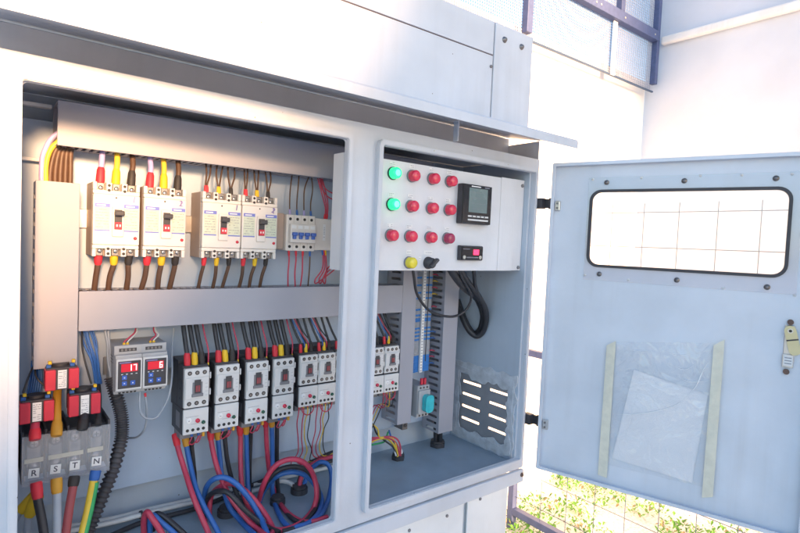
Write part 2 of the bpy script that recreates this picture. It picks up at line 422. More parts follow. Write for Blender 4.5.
PATHS = {
    'ol_red_1': [(-0.3347,0.2,0.1797),(-0.3328,0.18,0.1532),(-0.3272,0.16,0.1225),(-0.321,0.12,0.0806),(-0.3039,0.08,0.0226),(-0.3032,0.0478,0.007)],
    'ol_blue_1': [(-0.316,0.2,0.1762),(-0.3144,0.19,0.1542),(-0.3127,0.17,0.1237),(-0.3083,0.13,0.0771),(-0.2847,0.08,0.0167),(-0.2847,0.0472,0.007)],
    'ol_black_1': [(-0.305,0.2,0.1741),(-0.3014,0.2,0.1482),(-0.295,0.2,0.0962),(-0.2898,0.2,0.0524),(-0.2864,0.1559,0.007)],
    'ol_red_2': [(-0.2642,0.2,0.1792),(-0.2649,0.19,0.1569),(-0.2624,0.17,0.1208),(-0.2561,0.15,0.0889),(-0.2433,0.12,0.0518),(-0.2164,0.08,0.0121),(-0.2044,0.0306,0.007)],
    'ol_blue_2': [(-0.2494,0.2,0.1765),(-0.2465,0.2,0.15),(-0.2409,0.2,0.1054),(-0.2392,0.19,0.0695),(-0.2398,0.15,0.0299),(-0.2266,0.1166,0.007),(-0.2238,0.052,0.007)],
    'ol_black_2': [(-0.2344,0.2,0.1759),(-0.2314,0.2,0.147),(-0.2232,0.2,0.0927),(-0.2074,0.19,0.0309),(-0.1975,0.1461,0.007),(-0.1945,0.0815,0.007)],
    'ol_red_3': [(-0.2003,0.2,0.1763),(-0.1969,0.2,0.1402),(-0.1994,0.19,0.0954),(-0.2053,0.16,0.0467),(-0.1978,0.13,0.014),(-0.1971,0.0516,0.007)],
    'ol_blue_3': [(-0.1856,0.2,0.176),(-0.1832,0.2,0.1375),(-0.1804,0.2,0.0875),(-0.1833,0.18,0.0286),(-0.1871,0.1393,0.007),(-0.1958,0.0687,0.007)],
    'ol_black_3': [(-0.1742,0.2,0.1784),(-0.1697,0.21,0.1316),(-0.1702,0.21,0.0749),(-0.1683,0.21,0.0172),(-0.1771,0.1851,0.007)],
    'ol_red_4': [(-0.1416,0.2,0.1841),(-0.138,0.2,0.1515),(-0.134,0.2,0.1048),(-0.1247,0.2,0.0449),(-0.1199,0.1758,0.007),(-0.133,0.0989,0.007),(-0.1256,0.0454,0.007),(-0.1041,0.03,0.007),(-0.0722,0.03,0.007)],
    'ol_blue_4': [(-0.1258,0.2,0.1815),(-0.1235,0.2,0.1488),(-0.1196,0.2,0.074),(-0.13,0.17,0.012),(-0.1542,0.0785,0.007),(-0.1546,0.0324,0.007),(-0.14,0.03,0.007)],
    'ol_black_4': [(-0.1124,0.2,0.1816),(-0.1063,0.21,0.1426),(-0.1025,0.21,0.0359),(-0.1226,0.1497,0.007),(-0.1354,0.0709,0.007),(-0.1263,0.03,0.007)],
    'arch_blue': [(-0.283,0.1726,0.007),(-0.2827,0.17,0.0417),(-0.2852,0.15,0.0774),(-0.2776,0.13,0.0997),(-0.2591,0.12,0.102),(-0.2368,0.11,0.0851),(-0.2136,0.1,0.0521),(-0.1999,0.08,0.0217),(-0.2029,0.0339,0.007)],
    'arch_red': [(-0.2781,0.1505,0.007),(-0.2685,0.17,0.0442),(-0.2597,0.15,0.071),(-0.2404,0.13,0.0813),(-0.2152,0.11,0.064),(-0.1904,0.09,0.0291),(-0.1834,0.0559,0.007),(-0.1976,0.03,0.007)],
    'arch_black': [(-0.2872,0.1564,0.007),(-0.277,0.18,0.0232),(-0.2787,0.15,0.0582),(-0.2705,0.12,0.0774),(-0.2556,0.1,0.0755),(-0.232,0.08,0.0451),(-0.1986,0.07,0.0113),(-0.1806,0.03,0.007)],
    'coil_red': [(-0.1718,0.15,0.0201),(-0.1728,0.13,0.059),(-0.1626,0.12,0.0906),(-0.1453,0.11,0.1107),(-0.1191,0.1,0.116),(-0.0942,0.09,0.1031),(-0.0734,0.09,0.0696),(-0.0709,0.08,0.0353),(-0.0813,0.0753,0.007),(-0.1222,0.0432,0.007),(-0.1562,0.0335,0.007),(-0.1824,0.0419,0.007),(-0.1894,0.0735,0.007)],
    'coil_black': [(-0.1564,0.17,0.0257),(-0.1525,0.15,0.0593),(-0.1322,0.14,0.0804),(-0.1028,0.13,0.0851),(-0.0745,0.12,0.073),(-0.0549,0.11,0.0417),(-0.0539,0.1,0.0101),(-0.097,0.0555,0.007),(-0.143,0.03,0.007),(-0.1742,0.03,0.007)],
    'coil_blue': [(-0.1644,0.1661,0.007),(-0.1485,0.17,0.0326),(-0.1293,0.15,0.0637),(-0.097,0.14,0.0677),(-0.0684,0.13,0.0546),(-0.0474,0.12,0.0267),(-0.0463,0.1003,0.007),(-0.0797,0.054,0.007),(-0.1178,0.03,0.007),(-0.1449,0.03,0.007)],
    'gland_blue': [(-0.0623,0.1616,0.007),(-0.0429,0.18,0.0234),(-0.0337,0.17,0.0512),(-0.016,0.16,0.0651),(0.0001,0.15,0.0555),(0.0023,0.14,0.0253),(-0.0333,0.0941,0.007),(-0.0803,0.0445,0.007),(-0.1231,0.03,0.007),(-0.1483,0.03,0.007)],
    'gland_red': [(-0.068,0.1653,0.007),(-0.0561,0.18,0.029),(-0.0413,0.18,0.0493),(-0.0067,0.19,0.0547),(0.0354,0.2,0.0519),(0.076,0.2,0.0507)],
    'gland_black': [(-0.0738,0.169,0.007),(-0.0504,0.2,0.0151),(-0.0358,0.2,0.0455),(-0.0035,0.21,0.0494),(0.0443,0.22,0.0532),(0.0884,0.22,0.0542)],
    'white_cable': [(-0.5893,0.2,0.0315),(-0.5292,0.21,0.0297),(-0.4458,0.22,0.0192),(-0.3923,0.22,0.0197),(-0.3325,0.23,0.0142),(-0.2478,0.235,0.0075),(-0.155,0.2213,0.007),(-0.1145,0.22,0.0137),(-0.0893,0.21,0.0184),(-0.0736,0.19,0.0151),(-0.0722,0.1622,0.007)],
    'white_cable_b': [(-0.5272,0.23,0.0293),(-0.4433,0.235,0.0197),(-0.369,0.24,0.0169),(-0.2875,0.245,0.0118),(-0.1742,0.25,0.0075),(-0.0501,0.2468,0.007),(0.0721,0.2385,0.007)],
    'black_floor_cable': [(-0.485,0.181,0.007),(-0.4128,0.2075,0.007),(-0.3748,0.2141,0.007),(-0.2763,0.2128,0.007),(-0.151,0.2483,0.007),(-0.1209,0.25,0.0108),(-0.0488,0.25,0.0155),(0.0786,0.25,0.0172)],
    'front_red': [(-0.4028,0.14,0.0233),(-0.4056,0.13,0.0535),(-0.4031,0.12,0.0722),(-0.3968,0.11,0.0635),(-0.385,0.1,0.042),(-0.3731,0.09,0.0148)],
    'front_blue': [(-0.3923,0.14,0.02),(-0.3952,0.13,0.0504),(-0.3927,0.12,0.0636),(-0.3792,0.11,0.0489),(-0.362,0.1,0.0312),(-0.3483,0.09,0.0126)],
    'front_black': [(-0.3846,0.15,0.0189),(-0.3876,0.14,0.0457),(-0.3832,0.13,0.0594),(-0.3696,0.12,0.0512),(-0.3495,0.1,0.0312),(-0.3338,0.09,0.0118)],
    'conduit': [(-0.4543,0.19,0.3133),(-0.449,0.185,0.2894),(-0.4418,0.18,0.2613),(-0.4382,0.175,0.2394),(-0.4378,0.17,0.2163),(-0.4409,0.165,0.194),(-0.4534,0.16,0.1478),(-0.4721,0.15,0.1064),(-0.4902,0.14,0.0666),(-0.5018,0.13,0.0371)],
    'grey_into_conduit_a': [(-0.4641,0.2,0.4005),(-0.4594,0.2,0.372),(-0.4581,0.2,0.3436),(-0.4543,0.19,0.3115)],
    'grey_into_conduit_b': [(-0.4591,0.2,0.4001),(-0.4561,0.2,0.3717),(-0.454,0.2,0.3432),(-0.4526,0.19,0.3112)],
    'grey_hook': [(-0.4084,0.17,0.2837),(-0.4101,0.165,0.2699),(-0.409,0.16,0.2483),(-0.3992,0.16,0.2352),(-0.3833,0.16,0.2325),(-0.3697,0.165,0.2444),(-0.3562,0.17,0.2704),(-0.3488,0.18,0.3067),(-0.3445,0.2,0.3522),(-0.339,0.21,0.3945)],
    'grey_hook_b': [(-0.3996,0.17,0.2805),(-0.3965,0.17,0.257),(-0.3936,0.18,0.2246),(-0.3953,0.19,0.2023),(-0.4032,0.21,0.1836),(-0.4141,0.235,0.1758)],
    'blk_R_out': [(-0.5731,0.12,0.1705),(-0.5709,0.11,0.144),(-0.5659,0.1,0.1138),(-0.5623,0.09,0.0842)],
    'blk_S_out': [(-0.5449,0.12,0.1703),(-0.5448,0.11,0.1455),(-0.5454,0.1,0.1162),(-0.5458,0.09,0.0707)],
    'blk_T_out': [(-0.519,0.12,0.1675),(-0.5229,0.11,0.1483),(-0.5286,0.1,0.1198),(-0.5347,0.09,0.0755)],
    'blk_N_out': [(-0.4871,0.12,0.1704),(-0.4913,0.115,0.1522),(-0.4989,0.11,0.1107),(-0.5092,0.1,0.0713),(-0.5133,0.1,0.0501)],
    'blk_R_in': [(-0.5745,0.13,0.2373),(-0.5741,0.14,0.2541),(-0.5708,0.17,0.2668),(-0.5689,0.2,0.2845)],
    'blk_S_in': [(-0.5448,0.13,0.2382),(-0.5433,0.14,0.2536),(-0.5409,0.17,0.2882),(-0.5367,0.2,0.3068)],
    'blk_T_in': [(-0.5078,0.13,0.2416),(-0.5038,0.14,0.2589),(-0.4969,0.17,0.2726),(-0.4914,0.2,0.2822)],
    'blk_N_in': [(-0.4837,0.13,0.246),(-0.4798,0.15,0.2627),(-0.4749,0.18,0.2757),(-0.4739,0.2,0.2985)],
    'yellow_a': [(-0.568,0.15,0.1387),(-0.5749,0.15,0.1337),(-0.5844,0.15,0.1243),(-0.5938,0.15,0.1116),(-0.6057,0.15,0.0863)],
    'yellow_b': [(-0.5687,0.14,0.1395),(-0.5755,0.14,0.1294),(-0.5795,0.14,0.1169),(-0.582,0.14,0.0973),(-0.5843,0.14,0.0589)],
    'hose_loop': [(0.2373,0.03,0.5446),(0.2845,0.06,0.5159),(0.3557,0.09,0.4766),(0.4387,0.12,0.4417),(0.4899,0.14,0.3919),(0.5042,0.16,0.3445),(0.497,0.18,0.327),(0.4866,0.2,0.3483),(0.4789,0.22,0.3877),(0.4746,0.235,0.422)],
    'hose_b': [(0.2707,0.03,0.545),(0.316,0.06,0.5158),(0.3636,0.08,0.4853),(0.4252,0.1,0.4471),(0.4783,0.12,0.398),(0.4952,0.14,0.3482),(0.4889,0.16,0.325),(0.4753,0.18,0.3403),(0.4684,0.2,0.3731),(0.4652,0.22,0.4062)],
    'hose_c': [(0.3228,0.03,0.5456),(0.3491,0.05,0.5165),(0.3886,0.08,0.477),(0.4298,0.1,0.4387)],
    'thin_loop': [(0.1337,0.04,0.5428),(0.1583,0.06,0.5065),(0.1885,0.08,0.461),(0.2403,0.09,0.4183),(0.3191,0.1,0.3985),(0.3668,0.1,0.4073),(0.3812,0.09,0.4334),(0.3709,0.08,0.4614),(0.3169,0.06,0.5031),(0.2811,0.04,0.5346)],
    'gl_red': [(0.1269,0.2,0.0608),(0.1514,0.2,0.0689),(0.1998,0.2,0.0707),(0.2278,0.19,0.0652),(0.2399,0.185,0.0454),(0.2393,0.18,0.0173)],
    'gl_red_b': [(0.1261,0.2,0.0766),(0.1574,0.2,0.0757),(0.1965,0.2,0.0694),(0.2193,0.19,0.0614),(0.2334,0.185,0.0413),(0.2342,0.18,0.0184)],
    'gl_yellow': [(0.1272,0.2,0.0528),(0.1658,0.2,0.0674),(0.2034,0.2,0.0651),(0.2199,0.19,0.0505),(0.229,0.185,0.0286),(0.2292,0.18,0.0167)],
    'gl_yellow_b': [(0.1432,0.21,0.1201),(0.1612,0.21,0.109),(0.1814,0.21,0.092),(0.1816,0.2,0.0737),(0.2031,0.2,0.0695),(0.2227,0.19,0.0608),(0.2307,0.18,0.0191)],
    'gl_black': [(0.1425,0.21,0.1334),(0.1662,0.21,0.1055),(0.1804,0.21,0.0788),(0.1969,0.2,0.0626),(0.2204,0.19,0.0423),(0.2273,0.18,0.0199)],
    'gl_green': [(0.1272,0.2,0.0528),(0.1624,0.21,0.0528),(0.2031,0.21,0.0527),(0.2109,0.21,0.0621),(0.2245,0.22,0.0727)],
    'gl_blue': [(0.2277,0.22,0.0777),(0.2278,0.21,0.0615),(0.2309,0.2,0.0504),(0.2377,0.19,0.0333),(0.2342,0.18,0.0184)],
    'gl_white': [(0.2039,0.21,0.0689),(0.2172,0.2,0.0559),(0.2239,0.19,0.0388),(0.2239,0.18,0.0206)],
    'corner_purple': [(-0.5651,0.2,0.6564),(-0.5651,0.2,0.6837),(-0.5635,0.2,0.7094),(-0.5523,0.2,0.7383),(-0.5364,0.2,0.7545)],
    'corner_yellow': [(-0.5586,0.2,0.657),(-0.559,0.2,0.6929),(-0.5521,0.2,0.7212),(-0.5348,0.2,0.7427)],
    'corner_brown_0': [(-0.5524,0.205,0.6545),(-0.552,0.205,0.6856),(-0.5458,0.205,0.7175),(-0.5342,0.205,0.7365)],
    'corner_brown_1': [(-0.545,0.205,0.6552),(-0.5447,0.205,0.6865),(-0.5399,0.205,0.7183),(-0.5297,0.205,0.7371)],
    'corner_brown_2': [(-0.5376,0.205,0.6559),(-0.5373,0.205,0.6873),(-0.534,0.205,0.7191),(-0.5252,0.205,0.7378)],
    'corner_brown_3': [(-0.5302,0.205,0.6566),(-0.5298,0.205,0.6882),(-0.528,0.205,0.7199),(-0.5207,0.205,0.7385)],
    'corner_brown_4': [(-0.5226,0.205,0.6573),(-0.5223,0.205,0.6891),(-0.522,0.205,0.7208),(-0.5161,0.205,0.7392)],
}


# ================================================================= SETTING
GZ = -0.85
mb = MB(); mb.box(-60, 60, -60, 60, GZ-0.2, GZ, 'gravel')
tag(mb.build('ground'), kind='structure')

# weeds growing beyond the fence (uncountable)
mb = MB()
rr = random.Random(3)
for i in range(2600):
    x = rr.uniform(1.3, 3.0); y = rr.uniform(-1.2, 1.05)
    if noise.noise(Vector((x*1.6, y*1.6, 0))) < -0.12: continue
    for k in range(rr.randint(3, 8)):
        a = rr.uniform(0, 6.28); l = rr.uniform(0.008, 0.028); w = l*rr.uniform(.2, .45)
        bx, by = x + rr.uniform(-.04, .04), y + rr.uniform(-.04, .04); up = rr.uniform(.2, 1.1)*l; z0 = GZ + rr.uniform(0, .05)
        dx, dy = math.cos(a), math.sin(a)
        vs = [(bx, by, z0), (bx+dx*l*.5-dy*w, by+dy*l*.5+dx*w, z0+up*.8), (bx+dx*l, by+dy*l, z0+up), (bx+dx*l*.5+dy*w, by+dy*l*.5-dx*w, z0+up*.7)]
        mb.add(vs, [(0, 1, 2, 3)], 'leaf' if rr.random() < .85 else 'leaf_dry')
tag(mb.build('weeds', recalc=False), kind='stuff', label='small green weeds scattered over pale gravel beyond the wire fence', cat='weeds')

# welded wire fence on the right, in the plane x = 1.5
f = empty('wire_fence', (1.5, 0.81, GZ), 'welded wire mesh fence with a blue-grey frame standing behind the open door', 'fence')
o = (1.5, 0.81, GZ)
mb = MB(); mb.box(1.487, 1.521, 0.795, 0.829, GZ, 0.80, 'fence_blue', .002); part(mb, 'post', f, o)
mb = MB(); mb.box(1.487, 1.521, -2.6, 0.795, -0.772, -0.738, 'fence_blue', .002); part(mb, 'bottom_rail', f, o)
mb = MB(); mb.box(1.487, 1.521, -2.6, 0.795, 0.052, 0.084, 'fence_blue', .002); part(mb, 'middle_rail', f, o)
mb = MB()
for k in range(24): 
    y = 0.6366 - 0.1408*k; mb.cyl((1.5, y, -0.738), (1.5, y, 0.79), 0.0015, 'wire_galv', 6)
for k in range(11):
    z = -0.68 + 0.1433*k; mb.cyl((1.5045, -2.6, z), (1.5045, 0.795, z), 0.0015, 'wire_galv', 6)
part(mb, 'wire_mesh', f, o)

# high screen behind the cabinet, plane y = 1.0
f = empty('mesh_screen', (2.3, 1.0, 1.7), 'fine bluish mesh screen with dark blue posts high behind the cabinet', 'screen'); o = (2.3, 1.0, 1.7)
mb = MB()
k = 0
while 0.6 + k*0.016 < 2.98:
    x = 0.6 + k*0.016; mb.box(x, x+0.0045, 1.0, 1.003, 1.70, 3.2, 'screen_wire'); k += 1
k = 0
while 1.70 + k*0.016 < 3.2:
    z = 1.70 + k*0.016; mb.box(0.6, 2.98, 1.004, 1.007, z, z+0.0045, 'screen_wire'); k += 1
part(mb, 'mesh', f, o)
mb = MB(); mb.box(1.60, 1.645, 0.96, 0.998, 1.72, 3.2, 'fence_blue', .003); part(mb, 'post', f, o)
mb = MB(); mb.box(2.955, 2.99, 0.96, 0.998, 1.74, 3.2, 'fence_blue', .003); part(mb, 'post', f, o)
mb = MB(); mb.box(2.49, 2.53, 0.96, 0.998, 2.085, 3.2, 'fence_blue', .003); part(mb, 'post', f, o)
mb = MB(); mb.box(1.646, 2.954, 0.95, 0.998, 2.02, 2.085, 'fence_blue', .003)
for x in (2.2, 2.25, 2.52, 2.9): mb.cyl((x, 0.948, 2.05), (x, 0.95, 2.05), 0.006, 'buff', 8)
part(mb, 'cross_rail', f, o)
mb = MB(); mb.box(0.6, 2.99, 0.985, 0.999, 1.69, 1.70, 'wire_galv', .002); part(mb, 'edge_strip', f, o)
mb = MB(); mb.box(2.44, 2.485, 0.975, 0.985, 1.69, 2.02, 'white_steel', .003); part(mb, 'white_strut', f, o)

# white sheet wall on the right
f = empty('sheet_wall', (3.02, -1.0, 1.0), 'white sheet metal wall with a round rail high on the right', 'wall'); o = (3.02, -1.0, 1.0)
mb = MB(); mb.box(3.02, 3.05, -4.0, 1.06, GZ, 4.0, 'sheet_wall'); part(mb, 'sheet', f, o)
mb = MB(); mb.box(2.975, 3.018, -4.0, 0.95, 2.0, 2.055, 'white_steel', .012); part(mb, 'rail', f, o)

mb = MB(); mb.box(0.3, 3.018, 1.06, 1.12, GZ, 1.78, 'back_wall')
tag(mb.build('boundary_wall', origin=(1.6, 1.06, GZ)), 'bright white wall below the mesh screen behind the open door', 'wall')

# unseen blocker added behind the viewer; its sloping edge shapes the low sun patch
mb = MB(); mb.prism([(-7, GZ), (0.75, GZ), (0.75, 2.4), (0.15, 2.4), (-0.31, 1.78), (-0.51, 1.38), (-0.93, 0.96), (-2.2, -.1), (-7, -.1)], -2.6, -2.4, 'blocker_pale')
tag(mb.build('sun_blocker'), 'added pale gabled sun blocker, out of view behind the viewer', 'wall')

mb = MB(); mb.prism([(2.85, GZ), (2.85, 1.38), (2.48, 1.52), (2.26, 2.05), (2.0, 3.2), (6, 3.2), (6, 1.38), (2.93, 1.38), (2.93, GZ)], -2.6, -2.4, 'blocker_pale')  # second added blocker, unseen; keeps sun off the upper side wall
tag(mb.build('sun_blocker', origin=(2.3, -2.4, GZ)), 'added pale sun blocker on a post, out of view to the right behind the viewer', 'wall')

# ================================================================= CABINET
CB = Vector((-0.06, 0.13, GZ))
cab = empty('control_cabinet', CB, 'light grey outdoor electrical cabinet standing with its right door swung open', 'electrical cabinet')
XL, XR = -0.66, 0.541
ZT, ZB = 0.826, -0.0205
mb = MB()       # front frame with the two openings
mb.ring(rrect(XL, -0.031, ZB, ZT, .0005), rrect(-0.603, -0.074, 0.013, 0.787, .008), 0.0122, 0.0150, 'cabinet')
mb.ring(rrect(-0.031, XR, ZB, ZT, .0005), rrect(0.012, 0.514, 0.013, 0.787, .008), 0.0122, 0.0150, 'cabinet')
part(mb, 'front_frame', cab, CB)
mb = MB()
def lip(mb, x0, x1, z0, z1):
    mb.ring(rrect(x0+.0035, x1-.0035, z0+.0035, z1-.0035, .012), rrect(x0+.0095, x1-.0095, z0+.0095, z1-.0095, .006), -0.0005, 0.0, 'cabinet')
    # rounded nose: three stacked rings
    mb.ring(rrect(x0+.0012, x1-.0012, z0+.0012, z1-.0012, .014), rrect(x0+.0115, x1-.0115, z0+.0115, z1-.0115, .005), 0.0, 0.003, 'cabinet')
    mb.ring(rrect(x0, x1, z0, z1, .015), rrect(x0+.0125, x1-.0125, z0+.0125, z1-.0125, .004), 0.003, 0.0121, 'cabinet')
lip(mb, -0.6155, -0.0618, 0.0, 0.8); part(mb, 'opening_lip', cab, CB)
mb = MB(); lip(mb, 0.0, 0.526, 0.0, 0.8); part(mb, 'opening_lip', cab, CB)
mb = MB()      # shell: top, left, back, ceiling
mb.box(XL, XR, 0.0151, 0.275, ZT-.0025, ZT, 'cabinet')
mb.box(XL, XL+.0025, 0.0151, 0.275, ZB, ZT-.003, 'cabinet_in')
mb.box(XL, XR, 0.270, 0.2725, ZB, ZT-.003, 'cabinet_in')
mb.box(XL, XR, 0.0151, 0.2699, -0.0205, -0.018, 'cabinet')
part(mb, 'shell', cab, CB)
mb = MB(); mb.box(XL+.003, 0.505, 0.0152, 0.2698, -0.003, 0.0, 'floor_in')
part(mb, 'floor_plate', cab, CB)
# right side wall with a cut-out for the louvre plate
mb = MB()
mb.holes((0.0151, 0.2698), (ZB, ZT-.003), [(0.036, 0.240, 0.030, 0.200)], 0.5062, 0.509, 'cabinet_in', 'x')
mb.box(0.509, 0.541, 0.0151, 0.018, ZB, ZT-.003, 'cabinet')
part(mb, 'side_wall', cab, CB)
mb = MB()
hs = []
for yy in (0.190, 0.0815):
    for k in range(4):
        zc = 0.176 - 0.0372*k; hs.append((yy-0.036, yy+0.036, zc-0.0037, zc+0.0037))
mb.holes((0.030, 0.246), (0.024, 0.206), hs, 0.5093, 0.5105, 'louver', 'x')
for (a, b, c, d) in hs:   # slanted louvre hoods outside
    mb.add([(0.5106, a, d), (0.5106, b, d), (0.520, b, d-.004), (0.520, a, d-.004)], [(0, 1, 2, 3)], 'louver')
part(mb, 'louver_plate', cab, CB)
mb = MB()      # smeared sealant round the louvre plate
rs = random.Random(5)
def jr(x0, x1, z0, z1, amp, n=26, seed=0):
    pts = []
    for (ax, az, bx, bz) in ((x0, z0, x1, z0), (x1, z0, x1, z1), (x1, z1, x0, z1), (x0, z1, x0, z0)):
        for i in range(n):
            t = i/n; px, pz = ax+(bx-ax)*t, az+(bz-az)*t
            pts.append((px + amp*noise.noise(Vector((px*38, pz*38, seed))), pz + amp*noise.noise(Vector((px*38, pz*38, seed+9)))))
    return pts
mb.ring(jr(0.020, 0.262, 0.004, 0.236, .011), jr(0.048, 0.232, 0.036, 0.196, .016, seed=4), 0.5030, 0.5061, 'sealant', 'x')
mb.ring(jr(0.028, 0.252, 0.014, 0.222, .012, seed=7), jr(0.042, 0.240, 0.030, 0.204, .010, seed=3), 0.5012, 0.5030, 'sealant', 'x')
part(mb, 'sealant', cab, CB)
mb = MB(); mb.box(-0.63, 0.43, 0.2425, 0.2450, 0.073, 0.775, 'plate', .0008); part(mb, 'mounting_plate', cab, CB)
# lower front flange with its bolt, base panels
mb = MB(); mb.box(XL, XR-.004, 0.004, 0.0150, -0.058, -0.0225, 'cabinet', .002); mb.box(XL, XR-.004, 0.0151, 0.27, -0.058, -0.0555, 'cabinet'); part(mb, 'base_flange', cab, CB)
mb = MB(); mb.lathe((0.528, 0.004, -0.036), (0, -1, 0), [(0, .006), (.002, .006), (.004, .0045), (.005, .001)], 'rust_brown', 12); part(mb, 'bolt', cab, CB)
mb = MB()
mb.box(XL, 0.330, 0.026, 0.030, GZ+.002, -0.0585, 'white_steel', .001)
mb.box(0.338, 0.492, 0.020, 0.024, GZ+.002, -0.0585, 'white_steel', .001)
mb.box(XL, 0.492, 0.031, 0.27, GZ+.002, -0.06, 'white_steel')
for p in ((0.3826, 0.0198, -0.0716), (0.2711, 0.0258, -0.0874), (0.15, .0258, -.0874)): mb.cyl(p, (p[0], p[1]-.002, p[2]), .004, 'mid_grey', 10)
part(mb, 'base_panel', cab, CB)
# hood
mb = MB()
mb.prism([(-0.105, 0.8425), (-0.105, 0.861), (-0.100, 0.8655), (0.30, 0.935), (0.30, 0.930), (0.012, 0.876), (-0.099, 0.8585), (-0.1025, 0.8575), (-0.1025, 0.8425)], -0.80, 0.5405, 'cabinet', 'x')
part(mb, 'rain_hood', cab, CB)
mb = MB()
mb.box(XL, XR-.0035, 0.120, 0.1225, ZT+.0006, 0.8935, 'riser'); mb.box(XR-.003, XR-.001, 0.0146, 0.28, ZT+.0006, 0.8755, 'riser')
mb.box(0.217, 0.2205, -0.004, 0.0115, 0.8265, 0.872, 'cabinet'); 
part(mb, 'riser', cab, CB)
for x, z in ((-0.55, .794), (-0.27, .794), (0.15, .7945), (0.40, .7945)):
    mb = MB(); mb.lathe((x, -0.0005, z), (0, -1, 0), [(0, .0014), (.0008, .0012), (.001, .0003)], 'buff', 8)
    part(mb, 'rivet', cab, CB)
for i, (x, z) in enumerate(((0.5215, .707), (0.5215, .121))):   # hinges between cabinet and door
    mb = MB(); mb.box(0.5265, 0.547, -0.013, 0.011, z-.014, z+.014, 'black', .002); mb.cyl((0.5455, -0.028, z-.0145), (0.5455, -0.028, z+.0145), .0052, 'black', 12)
    mb.box(0.541, 0.549, -0.028, -0.012, z-.012, z+.012, 'black', .001)
    part(mb, 'hinge', cab, CB)

# ---- door: local x = along the door from its hinge, local -y = inner face, local z = height
TH = math.atan2(-0.95308, 0.30272)
HX = Vector((0.5317, -0.0386, 0.0))
door = MB()
DW = 0.575
o_ = rrect(0.0, DW, -0.0027, 0.811, .004); hole = rrect(0.103, 0.5085, 0.5525, 0.7345, .022)
door.ring(o_, hole, 0.0150, 0.0170, 'door_paint')
door.ring(o_, rrect(0.0025, DW-.0025, 0.0, 0.8085, .003), 0.0, 0.0150, 'door_paint')
door.ring(rrect(0.0, DW, -0.0027, 0.811, .004), rrect(0.0085, DW-.0085, 0.0055, 0.8025, .003), -0.0020, 0.0, 'door_paint')
d_ob = door.build('door', cab); KIDS.setdefault(cab.name, []).append(d_ob)
d_ob['label'] = 'grey door with a clear window, swung open to the right'
d_ob.location = HX - CB; d_ob.rotation_euler = (0, 0, TH)
mb = MB(); mb.ring(rrect(0.0965, 0.515, 0.546, 0.741, .028), rrect(0.1035, 0.508, 0.553, 0.734, .022), 0.0105, 0.0180, 'black'); mb.build('window_gasket', d_ob)
mb = MB(); mb.box(0.0915, 0.5325, 0.0118, 0.0146, 0.513, 0.7715, 'acrylic'); mb.build('window_pane', d_ob)
for x, z in ((.1352, .7585), (.308, .758), (.4823, .7585), (.1306, .5289), (.3064, .5271), (.4809, .5252)):
    mb = MB(); mb.lathe((x, 0.0118, z), (0, -1, 0), [(0, .0062), (.0012, .006), (.0013, .0042), (.0045, .004), (.005, .001)], 'dull_steel', 14); mb.build('screw', d_ob)
for x, z in ((.100, .768), (.215, .768), (.34, .769), (.42, .768), (.51, .767), (.545, .76), (.095, .524), (.20, .519), (.40, .516), (.53, .512), (.533, .64), (.545, .52)):
    mb = MB(); mb.lathe((x, 0.0150, z), (0, -1, 0), [(0, .0032), (.0035, .003), (.004, .0015), (.0041, .0002)], 'device_white', 10); mb.build('rivet', d_ob)
for z in (.7005, .1171):
    mb = MB(); mb.box(0.0085, 0.0225, 0.006, 0.0149, z-.013, z+.013, 'steel', .002)
    for dz in (-.006, .006): mb.cyl((0.0155, 0.0062, z+dz), (0.0155, 0.004, z+dz), .0028, 'dull_steel', 10)
    mb.build('hinge_bracket', d_ob)
mb = MB()   # latch: steel plate, brass cam, two bolts
mb.box(0.5175, 0.5355, 0.0115, 0.0149, 0.358, 0.448, 'steel', .001)
mb.box(0.5165, 0.5365, 0.0080, 0.0114, 0.358, 0.3865, 'steel', .001)
mb.box(0.519, 0.535, 0.0078, 0.0080, 0.362, 0.384, 'label_white')
for k in range(3): mb.box(0.521, 0.533, 0.0076, 0.0078, 0.366+k*.006, 0.3675+k*.006, 'ink_soft')
mb.cyl((0.5265, 0.0149, 0.4545), (0.5265, 0.008, 0.4545), .0058, 'rust_brown', 12)
mb.cyl((0.5255, 0.0149, 0.3485), (0.5255, 0.008, 0.3485), .0058, 'rust_brown', 12)
mb.build('latch_plate', d_ob)
mb = MB()
M = T3((0.527, 0.0, 0.437)) @ Matrix.Rotation(R(-14), 4, 'Y')
pts = rrect(-0.0105, 0.0105, -0.052, 0.0105, .0100)
mb.prism(pts, 0.0030, 0.0060, 'brass'); mb.cyl((0, 0.0077, 0), (0, 0.000, 0), .0052, 'steel', 12); mb.cyl((0, 0.0001, 0), (0, -0.0004, 0), .003, 'hole', 10)
mb.box(-0.0105, 0.0105, 0.0022, 0.0030, -0.021, -0.018, 'black'); mb.xf(M)
mb.build('latch_cam', d_ob)

